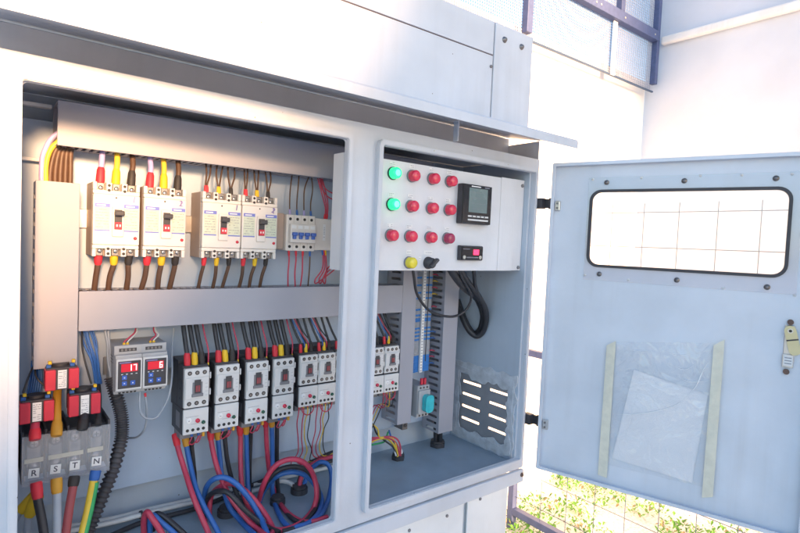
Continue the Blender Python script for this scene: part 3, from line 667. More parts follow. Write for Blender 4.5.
# things fixed to the door: plastic sleeve, paper
DM = T3(HX) @ Matrix.Rotation(TH, 4, 'Z')
def door_thing(name, label, cat, p):
    e = empty(name, DM @ Vector(p), label, cat); e.rotation_euler = (0, 0, TH); return e
sl = door_thing('plastic_sleeve', 'clear wrinkled plastic sleeve taped flat to the inside of the open door', 'plastic sleeve', (0.282, 0.0149, 0.02))
O = Vector((0.282, 0.0149, 0.02))
def sheet(mb, c, nx, nz, m, amp, base, seed, fold=0.0):
    """quad c (4 corners in local x,z) as a wavy two-sided sheet at y = base - bulge"""
    for side in (0, 1):
        vs = []; fs = []
        for j in range(nz+1):
            for i in range(nx+1):
                u, v = i/nx, j/nz
                x = (c[0][0]*(1-u)+c[1][0]*u)*(1-v) + (c[3][0]*(1-u)+c[2][0]*u)*v
                z = (c[0][1]*(1-u)+c[1][1]*u)*(1-v) + (c[3][1]*(1-u)+c[2][1]*u)*v
                e = min(1, min(u, 1-u)*6)*min(1, .35+min(v, 1-v)*6)
                y = base - fold*e - amp*e*(0.5+noise.noise(Vector((x*20, z*20, seed)))+.5*noise.noise(Vector((x*70+z*40, z*12, seed)))) + side*.0004
                vs.append((x, y, z))
        for j in range(nz):
            for i in range(nx): k = j*(nx+1)+i; fs.append((k, k+1, k+nx+2, k+nx+1))
        mb.add(vs, fs, m, True)
        if side == 0 and m == 'film': break
mb = MB(); sheet(mb, [(0.176, 0.052), (0.398, 0.058), (0.394, 0.392), (0.178, 0.364)], 44, 60, 'film', .003, 0.0108, 2, .0022)
part(mb, 'film', sl, O)
mb = MB()  # white tubes along the film's creases, painted in as its glints
for q, (pts, r_) in enumerate(((((.186, .184), (.215, .190), (.25, .200), (.29, .216), (.325, .238), (.345, .262)), .0011), (((.345, .262), (.362, .290), (.372, .325), (.385, .352)), .0009), (((.205, .352), (.24, .349), (.262, .354)), .0006),
        (((.286, .362), (.315, .352), (.35, .361)), .0007), (((.330, .300), (.352, .296), (.388, .305)), .0008), (((.30, .33), (.335, .322), (.36, .34)), .0006), (((.215, .12), (.226, .18), (.240, .26)), .0005))):
    mb.tube([(x, .0052, z) for x, z in pts], lambda i, N, r_=r_: r_*1.35*max(.15, math.sin(math.pi*i/(N-1))), 'crease', 6)
part(mb, 'crease_glints', sl, O)
for x0, x1, t0, t1, b0, b1 in ((.158, .181, .352, .366, .022, .019), (.388, .4105, .386, .402, .034, .042)):
    mb = MB(); sheet(mb, [(x0, b0), (x1-.001, b1), (x1, t1), (x0+.002, t0)], 5, 30, 'tape', .0006, 0.0066 if x0 > .3 else .0078, 5); part(mb, 'masking_tape', sl, O)
pp = door_thing('folded_paper', 'folded white paper document tilted inside the clear sleeve on the door', 'paper', (0.28, 0.0149, 0.06))
O = Vector((0.28, 0.0149, 0.06))
mb = MB()
for q in range(3): 
    sheet(mb, [(.1876+.001*q, .0752-.002*q), (.366-.001*q, .0587+.001*q), (.3853, .2719-.002*q), (.2258, .2998+.001*q)], 14, 18, 'paper', .0006, 0.0142-.0009*q, 1+q)
part(mb, 'sheets', pp, O)

# ---------------------------------------------------------------- box on top of the hood
UB = Vector((0, 0.06, 0.9))
ub = empty('upper_box', UB, 'large light grey sheet metal box standing on the rain hood', 'metal box')
mb = MB(); mb.box(-0.90, 0.381, 0.052, 0.30, 0.90, 1.0725, 'cabinet', .0015); part(mb, 'lower_panel', ub, UB)
mb = MB(); mb.box(-0.90, 0.381, 0.052, 0.30, 1.0755, 1.158, 'cabinet', .0015); part(mb, 'upper_panel', ub, UB)
mb = MB(); mb.box(0.3835, 0.5330, 0.050, 0.30, 0.905, 1.158, 'cabinet', .0015); part(mb, 'end_panel', ub, UB)
mb = MB(); mb.box(-0.89, 0.52, 0.056, 0.299, 0.90, 1.150, 'rust_brown'); part(mb, 'seam_filler', ub, UB)
for x, z in ((0.418, 1.122), (0.486, 1.121)):
    mb = MB(); mb.lathe((x, 0.050, z), (0, -1, 0), [(0, .0078), (.0015, .0078), (.002, .0055), (.006, .005), (.0065, .001)], 'dull_steel', 14); part(mb, 'bolt', ub, UB)
mb = MB(); mb.lathe((0.374, 0.052, 1.044), (0, -1, 0), [(0, .004), (.004, .0035), (.0045, .001)], 'dull_steel', 10); part(mb, 'screw', ub, UB)

# ================================================================= CABLE DUCTS
def duct(name, label, x0, x1, y0, y1, z0, z1, axis, pitch=0.0125, slot=0.0065, open_=0.7):
    c = Vector(((x0+x1)/2, y1, (z0+z1)/2))
    e = empty(name, c, label, 'cable duct', 'slotted grey cable ducts')
    mb = MB()
    if axis == 'z': mb.box(x0-.0015, x1+.0015, y0, y0+.004, z0, z1, 'duct', .0012)
    else: mb.box(x0, x1, y0, y0+.004, z0-.0015, z1+.0015, 'duct', .0012)
    part(mb, 'cover', e, c)
    mb = MB()
    a, b = (z0, z1) if axis == 'z' else (x0, x1)
    n = int((b-a)/pitch); hs = []
    for k in range(n):
        s0 = a + (k+.5)*pitch - slot/2
        if axis == 'z': hs.append((y0+.012, y0+.012+(y1-y0-.012)*open_, s0, s0+slot))
        else: hs.append((s0, s0+slot, y0+.012, y0+.012+(y1-y0-.012)*open_))
    if axis == 'z':
        for x in (x0, x1-.0018): mb.holes((y0+.0045, y1), (z0, z1), hs, x, x+.0018, 'duct', 'x')
        mb.box(x0+.0019, x1-.0019, y1-.002, y1, z0, z1, 'duct')
    else:
        for z in (z0, z1-.0018): mb.holes((x0, x1), (y0+.0045, y1), hs, z, z+.0018, 'duct', 'z')
        mb.box(x0, x1, y1-.002, y1, z0+.0019, z1-.0019, 'duct')
    part(mb, 'trough', e, c)
    return e
duct('cable_duct', 'wide vertical grey cable duct down the left side of the cabinet', -0.574, -0.513, 0.170, 0.242, 0.345, 0.664, 'z', .0235, .0085)
duct('cable_duct', 'long horizontal duct along the top of the cabinet above the breakers', -0.546, 0.30, 0.170, 0.242, 0.727, 0.800, 'x', .0125)
duct('cable_duct', 'long horizontal duct in the middle, between breakers and contactors', -0.5105, 0.2145, 0.170, 0.242, 0.407, 0.475, 'x', .0125)
duct('cable_duct', 'narrow vertical duct right beside the last contactor', 0.2165, 0.2600, 0.170, 0.242, 0.108, 0.72, 'z', .0178, .007)
duct('cable_duct', 'narrow vertical duct with coloured wires in its slots, right of the terminals', 0.3650, 0.4160, 0.170, 0.242, 0.056, 0.72, 'z', .0178, .007)
# rear stub of the left duct behind it
for z, w in ((.700, 'lower'), (.795, 'upper')):
    mb = MB(); mb.box(-0.62, -0.549, 0.225, 0.2424, z, z+.006, 'label_white', .001)
    tag(mb.build('mounting_rail', origin=(-.58, .235, z)), w + ' short white metal rail at the cabinet back, left of the top duct', 'rail')
for name, x0, x1, z in (('din_rail', -0.345, 0.21, 0.290), ('din_rail', -0.52, 0.10, 0.605), ('din_rail', -0.46, -0.35, 0.325)):
    mb = MB(); mb.box(x0, x1, 0.236, 0.2424, z-.0175, z+.0175, 'steel', .001)
    tag(mb.build(name, origin=((x0+x1)/2, .24, z)), {0.290: 'steel mounting rail behind the row of contactors', 0.605: 'steel mounting rail behind the upper breakers', 0.325: 'short steel rail behind the two temperature controllers'}[z], 'rail')

# ================================================================= MOULDED CASE BREAKERS
def tiny_lines(mb, x0, x1, z0, z1, n, y, m='ink_soft', seed=0):
    r_ = random.Random(seed)
    for k in range(n):
        z = z1 - (k+.5)*(z1-z0)/n; a = x0
        while a < x1:
            w = min(r_.uniform(.002, .006), x1-a)
            if r_.random() < .75: mb.box(a, a+w, y-.0002, y, z-.0004, z+.0004, m)
            a += w + .001
def breaker(w, h, small):
    e = empty('circuit_breaker', (0, 0, 0))
    mb = MB(); d = 0.076
    tz = 0.021
    mb.box(0, w, 0.016, d, 0, h, 'cream_dark', .0015)
    mb.box(0, w, 0.0, 0.0162, tz, h-tz, 'cream', .002)
    for z0, z1, up in ((0, tz, 0), (h-tz, h, 1)):
        # comb-like terminal shoulders: four cream teeth and a bar
        nt = 3; tw = w/(nt)
        if up: mb.box(0, w, .003, .0162, z0+.0002, z0+.007, 'cream', .0012)
        else: mb.box(0, w, .003, .0162, z1-.007, z1-.0002, 'cream', .0012)
        for k in range(4):
            x = min(max(k*tw - .0045, 0), w-.006) if k not in (0, 3) else (0 if k == 0 else w-.006)
            ww = .009 if k in (1, 2) else .006
            zz0, zz1 = (z0+.0072, z1) if up else (z0, z1-.0072)
            mb.box(x, x+ww, .003, .0162, zz0, zz1, 'cream', .001)
            if k in (1, 2):
                zc = z0 + (.0115 if up else .0095)
                for q in (-.0062, .0062): mb.cyl((x+ww/2, .0029, zc+q*.7), (x+ww/2, .0024, zc+q*.7), .0026, 'hole', 12)
    part(mb, 'case', e)
    for up in (0, 1):
        for k in range(3):
            x = w/3*(k+.5); z = (h-.010 if up else .010)
            mb = MB(); mb.box(x-.006, x+.006, .010, .0158, z-.009, z+.009, 'dull_steel', .001)
            mb.lathe((x, .0100, z), (0, -1, 0), [(0, .0042), (.0025, .004), (.003, .001)], 'steel', 12); part(mb, 'terminal_screw', e)
    mb = MB()   # printed label plates
    for x0, x1 in ((.0025, .0265), (w-.0265, w-.002)):
        mb.box(x0, x1, -.0003, 0, .046, .094, 'label_green')
        mb.box(x0, x1, -.0006, -.0003, .088, .0945, 'label_blue'); mb.box(x0+.003, x1-.007, -.0008, -.0006, .0900, .0922, 'label_white')
        mb.box(x0, x1, -.0006, -.0003, .0455, .0478, 'label_blue')
        tiny_lines(mb, x0+.002, x1-.002, .050, .086, 7, -.0003, seed=int(x0*1e4))
    part(mb, 'rating_label', e)
    mb = MB(); c = w*.52
    mb.box(c-.0095, c+.0095, -.0045, .0, .036, .090, 'cream', .0018)
    mb.box(c-.0062, c+.0062, -.0052, -.0045, .049, .0845, 'black')
    part(mb, 'handle_frame', e)
    mb = MB(); mb.box(c-.0058, c+.0058, -.0078, -.0052, .0495, .062, 'red', .0008)
    for q in (-.0025, .0025): mb.box(c+q-.0012, c+q+.0012, -.0081, -.0078, .054, .058, 'label_white')
    part(mb, 'trip_flag', e)
    mb = MB(); mb.box(c-.0070, c+.0085, -.017, -.0052, .0735, .0825, 'black', .002); part(mb, 'handle', e)
    mb = MB(); mb.lathe((w-.007, 0, .034), (0, -1, 0), [(0, .003), (.0014, .0028), (.0016, .0005)], 'red', 12); part(mb, 'trip_button', e)
    mb = MB(); mb.lathe((c-.003, .0, h-.0265), (0, -1, 0), [(0, .0016), (.0003, .0014), (.0004, .0002)], 'hole', 10); part(mb, 'cover_screw', e)
    return e
proto = breaker(0.0755, 0.132, False)
MC = [(-0.492, '1', 'first'), (-0.4096, '2', 'second'), (-0.3040, '1', 'third'), (-0.2220, '2', 'fourth')]
blabel = ['large cream moulded case breaker farthest left, marked 1, with thick purple and yellow cables above',
          'large cream moulded case breaker marked 2, with thick purple and yellow cables above it',
          'large cream moulded case breaker with thin paired wires above, left one of that pair',
          'large cream moulded case breaker with thin paired wires above, beside the small blue-toggle breaker']
for i, (x, num, _) in enumerate(MC):
    o = proto if i == 0 else copy_tree(proto)
    o.location = (x + (.0015 if i == 2 else 0), 0.165, 0.5385)
    tag(o, blabel[i], 'circuit breaker', 'large moulded case circuit breakers')
    if i > 1: o.scale = (1.04, 1, 1)
    mb = MB()
    text_mb(mb, num, 0.0155, T3((0.0655, -.0004, 0.1035)) @ (Matrix.Rotation(R(8 if i != 3 else 22), 4, 'Y')), 'ink_purple')
    part(mb, 'pen_mark', o)

# ================================================================= CABLES
def cable(path, r, m, label, group=None, boots=(), name='cable', cat='cable', n=10, bare=False):
    """boots: list of (which end 0/1, material, length, radius)"""
    P = [Vector(p) for p in path]
    o = P[0]
    mb = MB(); mb.tube(path, r, m, n)
    ob = mb.build(name, origin=o)
    tag(ob, label, cat, group)
    S = smooth_path(path, 6)
    for end, bmn, bl, br in boots:
        Q = S if end == 0 else S[::-1]
        pts = [Q[0]]; L = 0
        for k in range(1, len(Q)):
            seg = (Q[k]-Q[k-1]).length
            if L + seg >= bl: pts.append(Q[k-1] + (Q[k]-Q[k-1])*((bl-L)/seg)); break
            pts.append(Q[k]); L += seg
        mb = MB(); N_ = max(2, len(pts))
        prof = lambda i, N: br*(1.0 if i < N-1 else 0.72)
        if len(pts) >= 2:
            # resample evenly
            rs_ = [pts[0].lerp(pts[-1], t) for t in (0, .12, .5, .85, 1)]
            tot = [pts[0]]
            mb.tube(rs_, lambda i, N: br*(.9, 1, 1, .92, .7)[min(i, 4)], bmn, 12, sub=1)
            b = mb.build('boot', origin=o); b.location = (0, 0, 0); b.parent = ob
            KIDS.setdefault(ob.name, []).append(b)
    return ob
ORD = ['first', 'second', 'third', 'fourth', 'fifth', 'sixth']
posn = ['left', 'middle', 'right']
rc = random.Random(11)
J = lambda a: rc.uniform(-a, a)
topcol = [('wire_purple', 'boot_red', 'purple', 'red'), ('wire_yellow', 'boot_yellow', 'yellow', 'yellow'), ('wire_brown', 'boot_black', 'dark brown', 'black')]
for i, (x, num, o_) in enumerate(MC):
    for k in range(3):
        cx = x + 0.0755/3*(k+.5) + (.001 if i > 1 else 0)
        wm, bmn, cn, bn = topcol[k]
        if i < 2:
            cable([(cx, .184, .662), (cx+J(.001), .186, .680), (cx+.003+J(.002), .190, .705), (cx+.004+J(.002), .200, .735)], .0050, wm,
                  f'thick {cn} cable with {bn} boot entering the top of the {o_} large breaker', 'thick cables above the two left breakers', [(0, bmn, .036, .0072)])
        else:
            for q, s in ((0, -1), (1, 1)):
                cable([(cx+s*.0016, .184, .664), (cx+s*.0016, .186, .684), (cx+s*.004+.003+J(.003), .192, .708), (cx+s*.006+.006+J(.003), .202, .735)], .0018, 'wire_brown',
                      f'one of two thin brown wires rising from the {posn[k]} terminal of the {o_} large breaker', f'pair of thin brown wires at the {posn[k]} top terminal of the {o_} breaker',
                      [(0, bmn, .020, .0030)], name='wire', cat='wire', n=7)
        r = .0050 if i < 2 else .0036
        cable([(cx, .184, .548), (cx+J(.001), .187, .525), (cx-.002+J(.003), .194, .500), (cx-.004+J(.004), .206, .466)], r, 'wire_brown',
              f'dark cable, {("red", "yellow", "black")[k]} boot, dropping from the bottom of the {o_} large breaker', 'dark cables below the large breakers',
              [(0, ('boot_red', 'boot_yellow', 'boot_black')[k], .026, r*1.4)])

# ---- small four-pole breaker with blue toggles and its neighbours
B0 = Vector((-0.122, 0.19, 0.557))
e = empty('small_breaker', B0, 'small four-pole breaker with four blue toggles, right of the large breakers', 'circuit breaker')
def bx(mb, x0, x1, y0, y1, z0, z1, m, b=0.0): mb.box(B0.x+x0, B0.x+x1, B0.y+y0, B0.y+y1, B0.z+z0, B0.z+z1, m, b)
mb = MB(); bx(mb, 0.012, .084, 0, .050, .0, .081, 'cream', .0015); bx(mb, .0165, .0795, -.014, 0, .019, .060, 'cream', .0015)
for k in range(4):
    for z in (.0095, .0715): mb.cyl((B0.x+.021+k*.0178, B0.y-.0001, B0.z+z), (B0.x+.021+k*.0178, B0.y-.0008, B0.z+z), .0034, 'hole', 12)
    for z in (.053,): bx(mb, .0175+k*.0155+.001, .0175+k*.0155+.012, -.0145, -.014, z-.003, z+.004, 'label_white')
for k in range(3): bx(mb, .0295+k*.0178, .0300+k*.0178, -.0003, 0, .001, .018, 'cream_dark'); bx(mb, .0295+k*.0178, .0300+k*.0178, -.0003, 0, .062, .080, 'cream_dark')
part(mb, 'case', e, B0)
for k in range(4):
    mb = MB(); bx(mb, .0185+k*.0155, .0295+k*.0155, -.024, -.0141, .034, .042, 'toggle_blue', .002); bx(mb, .0205+k*.0155, .0275+k*.0155, -.021, -.0141, .027, .034, 'toggle_blue', .001); part(mb, 'toggle', e, B0)
mb = MB(); mb.box(-0.141, -0.111, .200, .241, .560, .640, 'cream_dark', .0015)
for k in range(4): mb.box(-.136, -.128, .1996, .200, .573+k*.008, .576+k*.008, 'mid_grey')
tag(mb.build('terminal_block', origin=(-.126, .2, .56)), 'narrow beige clip block between the last large breaker and the small breaker', 'terminal block')
e = empty('phase_relay', (-0.0365, .195, .560), 'pale box relay with a white upright label, right of the blue toggles', 'relay'); o = (-0.0365, .195, .560)
mb = MB(); mb.box(-0.0365, 0.030, .195, .241, .560, .634, 'cream', .0015); part(mb, 'case', e, o)
mb = MB(); mb.box(-0.014, -0.007, .1944, .1949, .583, .621, 'label_white'); tiny_lines(mb, -.0125, -.0085, .585, .619, 9, .1944, 'ink_soft'); part(mb, 'sticker', e, o)
for k in range(4):
    x = -.121+.012+.021-.012+.0006+k*.0178
    cable([(x, .196, .637), (x+J(.002), .197, .665), (x+.003+J(.004), .2, .70), (x+.004+(.010 if k == 2 else 0)+J(.004), .206, .735)], .0016, 'wire_brown',
          f'thin brown wire rising from the {ORD[k]} pole of the small blue-toggle breaker', 'thin wires above the small breaker', [(0, 'boot_blue' if k % 2 else 'wire_purple', .013, .0026)], 'wire', 'wire', 7)
    cable([(x, .196, .558), (x+.001+J(.002), .197, .535), (x+.003+J(.002), .2, .505), (x+.004+J(.003), .206, .470)], .0017, ('wire_red', 'wire_red', 'wire_red', 'wire_brown')[k],
          f'thin {("red", "red", "red", "dark")[k]} wire dropping from the {ORD[k]} pole of the small blue-toggle breaker', 'thin wires below the small breaker', [(0, ('boot_red', 'boot_red', 'boot_red', 'boot_blue')[k], .013, .0026)], 'wire', 'wire', 7)
for k, (dx, dz) in enumerate(((0, 0), (.006, .003), (.012, .006))):
    cable([(-.008+dx*.5, .200, .634), (-.008+dx*.6, .198, .660), (-.018+dx, .198, .69), (-.030+dx, .203, .732)], .0015, 'wire_red',
          ('red wire rising left-most from the pale relay', 'red wire rising in the middle from the pale relay', 'red wire rising right-most from the pale relay')[k], 'red wires above the pale relay', [(0, 'boot_red', .012, .0024)], 'wire', 'wire', 7)
for k in range(3):
    cable([(-.012+k*.004, .198, .560), (-.010+k*.004, .196, .540), (-.014+k*.006, .192, .515), (-.032+k*.010, .190, .492), (-.026+k*.012, .196, .482), (.004, .198, .500+k*.008), (.03, .200, .518+k*.008)], .0016, 'wire_red',
          ('lowest red wire looping under the pale relay towards the right', 'middle red wire looping under the pale relay', 'highest red wire looping under the pale relay')[k], 'red wires looping below the pale relay', [(0, ('boot_blue', 'boot_red', 'boot_yellow')[k], .012, .0025)], 'wire', 'wire', 7)
cable([(-.022, .199, .733), (-.018, .197, .715), (-.005, .194, .700), (.03, .192, .690)], .0016, 'wire_red', 'red wire sagging from the top duct towards the instrument panel', None, (), 'wire', 'wire', 7)
cable([(-.026, .199, .733), (-.020, .197, .705), (-.002, .194, .685), (.03, .192, .677)], .0016, 'wire_red', 'lower red wire sagging from the top duct to the right of the small breaker', None, (), 'wire', 'wire', 7)

# ================================================================= TEMPERATURE CONTROLLERS
def controller(x, digits, label):
    B = Vector((x, 0.150, 0.2855))
    e = empty('temperature_controller', B, label, 'controller', 'temperature controllers'); h = .090; w = .0455
    mb = MB()
    mb.box(x, x+w, .166, .240, B.z, B.z+h, 'device_grey', .0015)
    mb.box(x+.0005, x+w-.0005, .156, .167, B.z+.006, B.z+.074, 'device_grey', .0015)
    mb.box(x+.001, x+w-.001, .150, .1565, B.z+.010, B.z+.068, 'device_white', .0015)
    for k in range(3): mb.box(x-.0003, x, .175, .225, B.z+.056+k*.006, B.z+.058+k*.006, 'mid_grey')
    mb.box(x+.008, x+w-.008, .1655, .166, B.z+.0785, B.z+.0845, 'black')
    for k in range(4): mb.cyl((x+.013+k*.0065, .1656, B.z+.0815), (x+.013+k*.0065, .1650, B.z+.0815), .0022, 'dull_steel', 10)
    for k in range(5): mb.cyl((x+.010+k*.0065, .1661, B.z+.003), (x+.010+k*.0065, .1654, B.z+.003), .0024, 'hole', 10)
    part(mb, 'case', e, B)
    mb = MB(); mb.box(x+.004, x+w-.004, .1492, .1501, B.z+.014, B.z+.064, 'black'); mb.box(x+.006, x+w-.02, .1489, .1492, B.z+.0605, B.z+.0622, 'ink_purple')
    for k in range(4): mb.box(x+.009+k*.008, x+.012+k*.008, .1489, .1492, B.z+.0395, B.z+.0408, 'label_white')
    part(mb, 'face', e, B)
    mb = MB(); mb.box(x+.009, x+w-.009, .1484, .1491, B.z+.0445, B.z+.0590, 'display_red')
    for q, ch in enumerate(digits[::-1]): seven(mb, ch, x+w-.0165-q*.0085, .1483, B.z+.0462, .0112, 'led_digit')
    part(mb, 'display', e, B)
    for qx, qz in ((.0135, .030), (.0135, .0195), (.0275, .0195)):
        mb = MB(); mb.box(x+qx-.003, x+qx+.005, .1482, .1491, B.z+qz, B.z+qz+.008, 'btn_blue', .0004); mb.box(x+qx, x+qx+.002, .1480, .1482, B.z+qz+.003, B.z+qz+.005, 'label_white'); part(mb, 'button', e, B)
controller(-0.4542, '17', 'left grey temperature controller with blue keys, nearer the corrugated conduit, reading 17')
controller(-0.4095, '6', 'right grey temperature controller with blue keys, nearer the contactors, reading 6')
for k, (x0, x1) in enumerate(((-.436, -.415), (-.3905, -.382))):
    for q in (0, 1):
        cable([(x0+q*.006, .176, .371), (x0+q*.006, .176, .380), (x0+.010+q*.005, .180, .388), (x1+q*.003, .190, .396), (x1+.003+q*.002, .202, .412)], .0013, 'wire_white' if q else 'wire_red',
              f'thin {"white" if q else "red"} wire at the top of the controller reading {"17" if k == 0 else "6"}', 'thin wires on the controllers', [(0, 'boot_yellow', .008, .0026)], 'wire', 'wire', 6)
cable(PATHS['grey_hook'], .0020, 'wire_grey', 'thin grey cable hooking under the controllers and up behind the first contactor', None, (), n=8)
cable(PATHS['grey_hook_b'], .0020, 'wire_grey', 'thin grey cable hanging from the second controller towards the back plate', None, [(0, 'boot_red', .008, .0022)], n=8)

# ================================================================= CONTACTORS AND OVERLOAD RELAYS
def contactor(w, h, d):
    e = empty('contactor', (0, 0, 0))
    mb = MB(); mb.box(-.001, w+.001, .0125, d, -.004, h+.004, 'black', .0015); mb.box(0.003, w-.003, .010, .014, -.001, h+.001, 'black')
    mb.box(-.0015, w+.0015, .045, d, -.008, h+.010, 'black', .0015)
    for z in (.2, .45, .7): mb.cyl((-.0012, .028, h*z), (-.0016, .028, h*z), .002, 'hole', 8)
    part(mb, 'body', e)
    mb = MB()
    s = w/0.048
    mb.box(0, w, .003, .0124, 0, h, 'device_white', .0015)
    mb.box(.0012, w-.0012, .0, .003, h*.235, h*.77, 'device_white', .0012)
    for z, tz in ((h*.115, 0), (h*.885, 1)):
        for k in range(3):
            x = w*(.2+.3*k); mb.cyl((x, .0031, z), (x, .0022, z), .0042*s, 'hole', 14); mb.cyl((x, .0022, z), (x, .0020, z), .0025*s, 'dull_steel', 8)
    for k in range(4):
        mb.box(w*.82, w*.92, -.0002, 0, h*(.30+.1*k), h*(.305+.1*k), 'ink_soft')
    part(mb, 'front_cover', e)
    mb = MB(); mb.box(w*.30, w*.70, -.0015, .0, h*.29, h*.66, 'mid_grey', .001); mb.box(w*.37, w*.63, -.0022, -.0015, h*.38, h*.72, 'black', .0004)
    mb.box(w*.27, w*.73, -.003, -.0002, h*.29, h*.37, 'mid_grey', .001)
    part(mb, 'indicator_frame', e)
    mb = MB(); mb.box(w*.41, w*.59, -.004, -.0022, h*.42, h*.58, 'wire_darkred', .001); mb.box(w*.49, w*.51, -.0043, -.004, h*.43, h*.57, 'black'); part(mb, 'indicator', e)
    mb = MB()
    for z in (.28, .70): mb.box(w+.0012, w+.004, .004, .012, h*z, h*(z+.16), 'device_white', .0006)
    mb.box(w+.0012, w+.003, .006, .02, h*.1, h*.9, 'black'); part(mb, 'side_clip', e)
    return e
def overload(w, h, d):
    e = empty('overload_relay', (0, 0, 0))
    mb = MB(); mb.box(-.001, w*.98, .0055, d, -.001, h, 'black', .0015); mb.box(-.0014, -.001, .020, .045, h*.2, h*.8, 'mid_grey')
    mb.box(0, w*.92, .020, .060, -.014, -.001, 'mid_grey', .001)
    mb.box(.002, w*.9, .028, d, h, h+.006, 'black'); part(mb, 'body', e)
    mb = MB(); mb.box(0, w, .0, .0056, 0, h, 'device_white', .0014)
    for k in range(4): 
        x = w*(.17+.21*k); mb.cyl((x, 0, h*.17), (x, -.0006, h*.17), .0031*w/.048, 'hole', 12)
    mb.box(w*.1, w*.6, -.0002, 0, h*.70, h*.71, 'ink_soft'); mb.box(w*.3, w*.85, -.0002, 0, h*.40, h*.41, 'ink_soft')
    part(mb, 'front_cover', e)
    mb = MB(); mb.lathe((w*.22, 0, h*.55), (0, -1, 0), [(0, .0055), (.001, .005), (.0012, .0045), (.0013, .0003)], 'label_white', 16); mb.box(w*.19, w*.25, -.002, -.0013, h*.54, h*.56, 'ink_soft'); part(mb, 'dial', e)
    mb = MB(); mb.lathe((w*.56, 0, h*.52), (0, -1, 0), [(0, .0042*w/.048), (.003, .004*w/.048), (.0035, .001)], 'red_lens', 14); part(mb, 'reset_button', e)
    mb = MB(); mb.lathe((w*.79, 0, h*.42), (0, -1, 0), [(0, .0036*w/.048), (.0025, .0034*w/.048), (.003, .001)], 'dark_green', 14); part(mb, 'test_button', e)
    return e
big = contactor(.0480, .0785, .088); small = contactor(.0440, .0675, .090)
ovb = overload(.0490, .0500, .075); ovs = overload(.0470, .0455, .070)
CX = [(-.3325, 1), (-.2705, 1), (-.2065, 1), (-.1455, 1), (-.0826, 0), (-.0352, 0), (0.0122, 0), (.1050, 0), (.1530, 0)]
clab = ['large contactor farthest left, beside the thin grey hooked cable', 'second large contactor, between the leftmost and third', 'third large contactor from the left in the row',
        'fourth and last large contactor, next to the smaller ones', 'first of the smaller contactors, right after the large ones', 'second smaller contactor, just left of the cabinet mullion',
        'small contactor mostly hidden behind the mullion in the left bay', 'smaller contactor half hidden by the mullion, seen through the right opening', 'smaller contactor farthest right, beside the narrow vertical duct']
firstb = firsts = True
CO = []
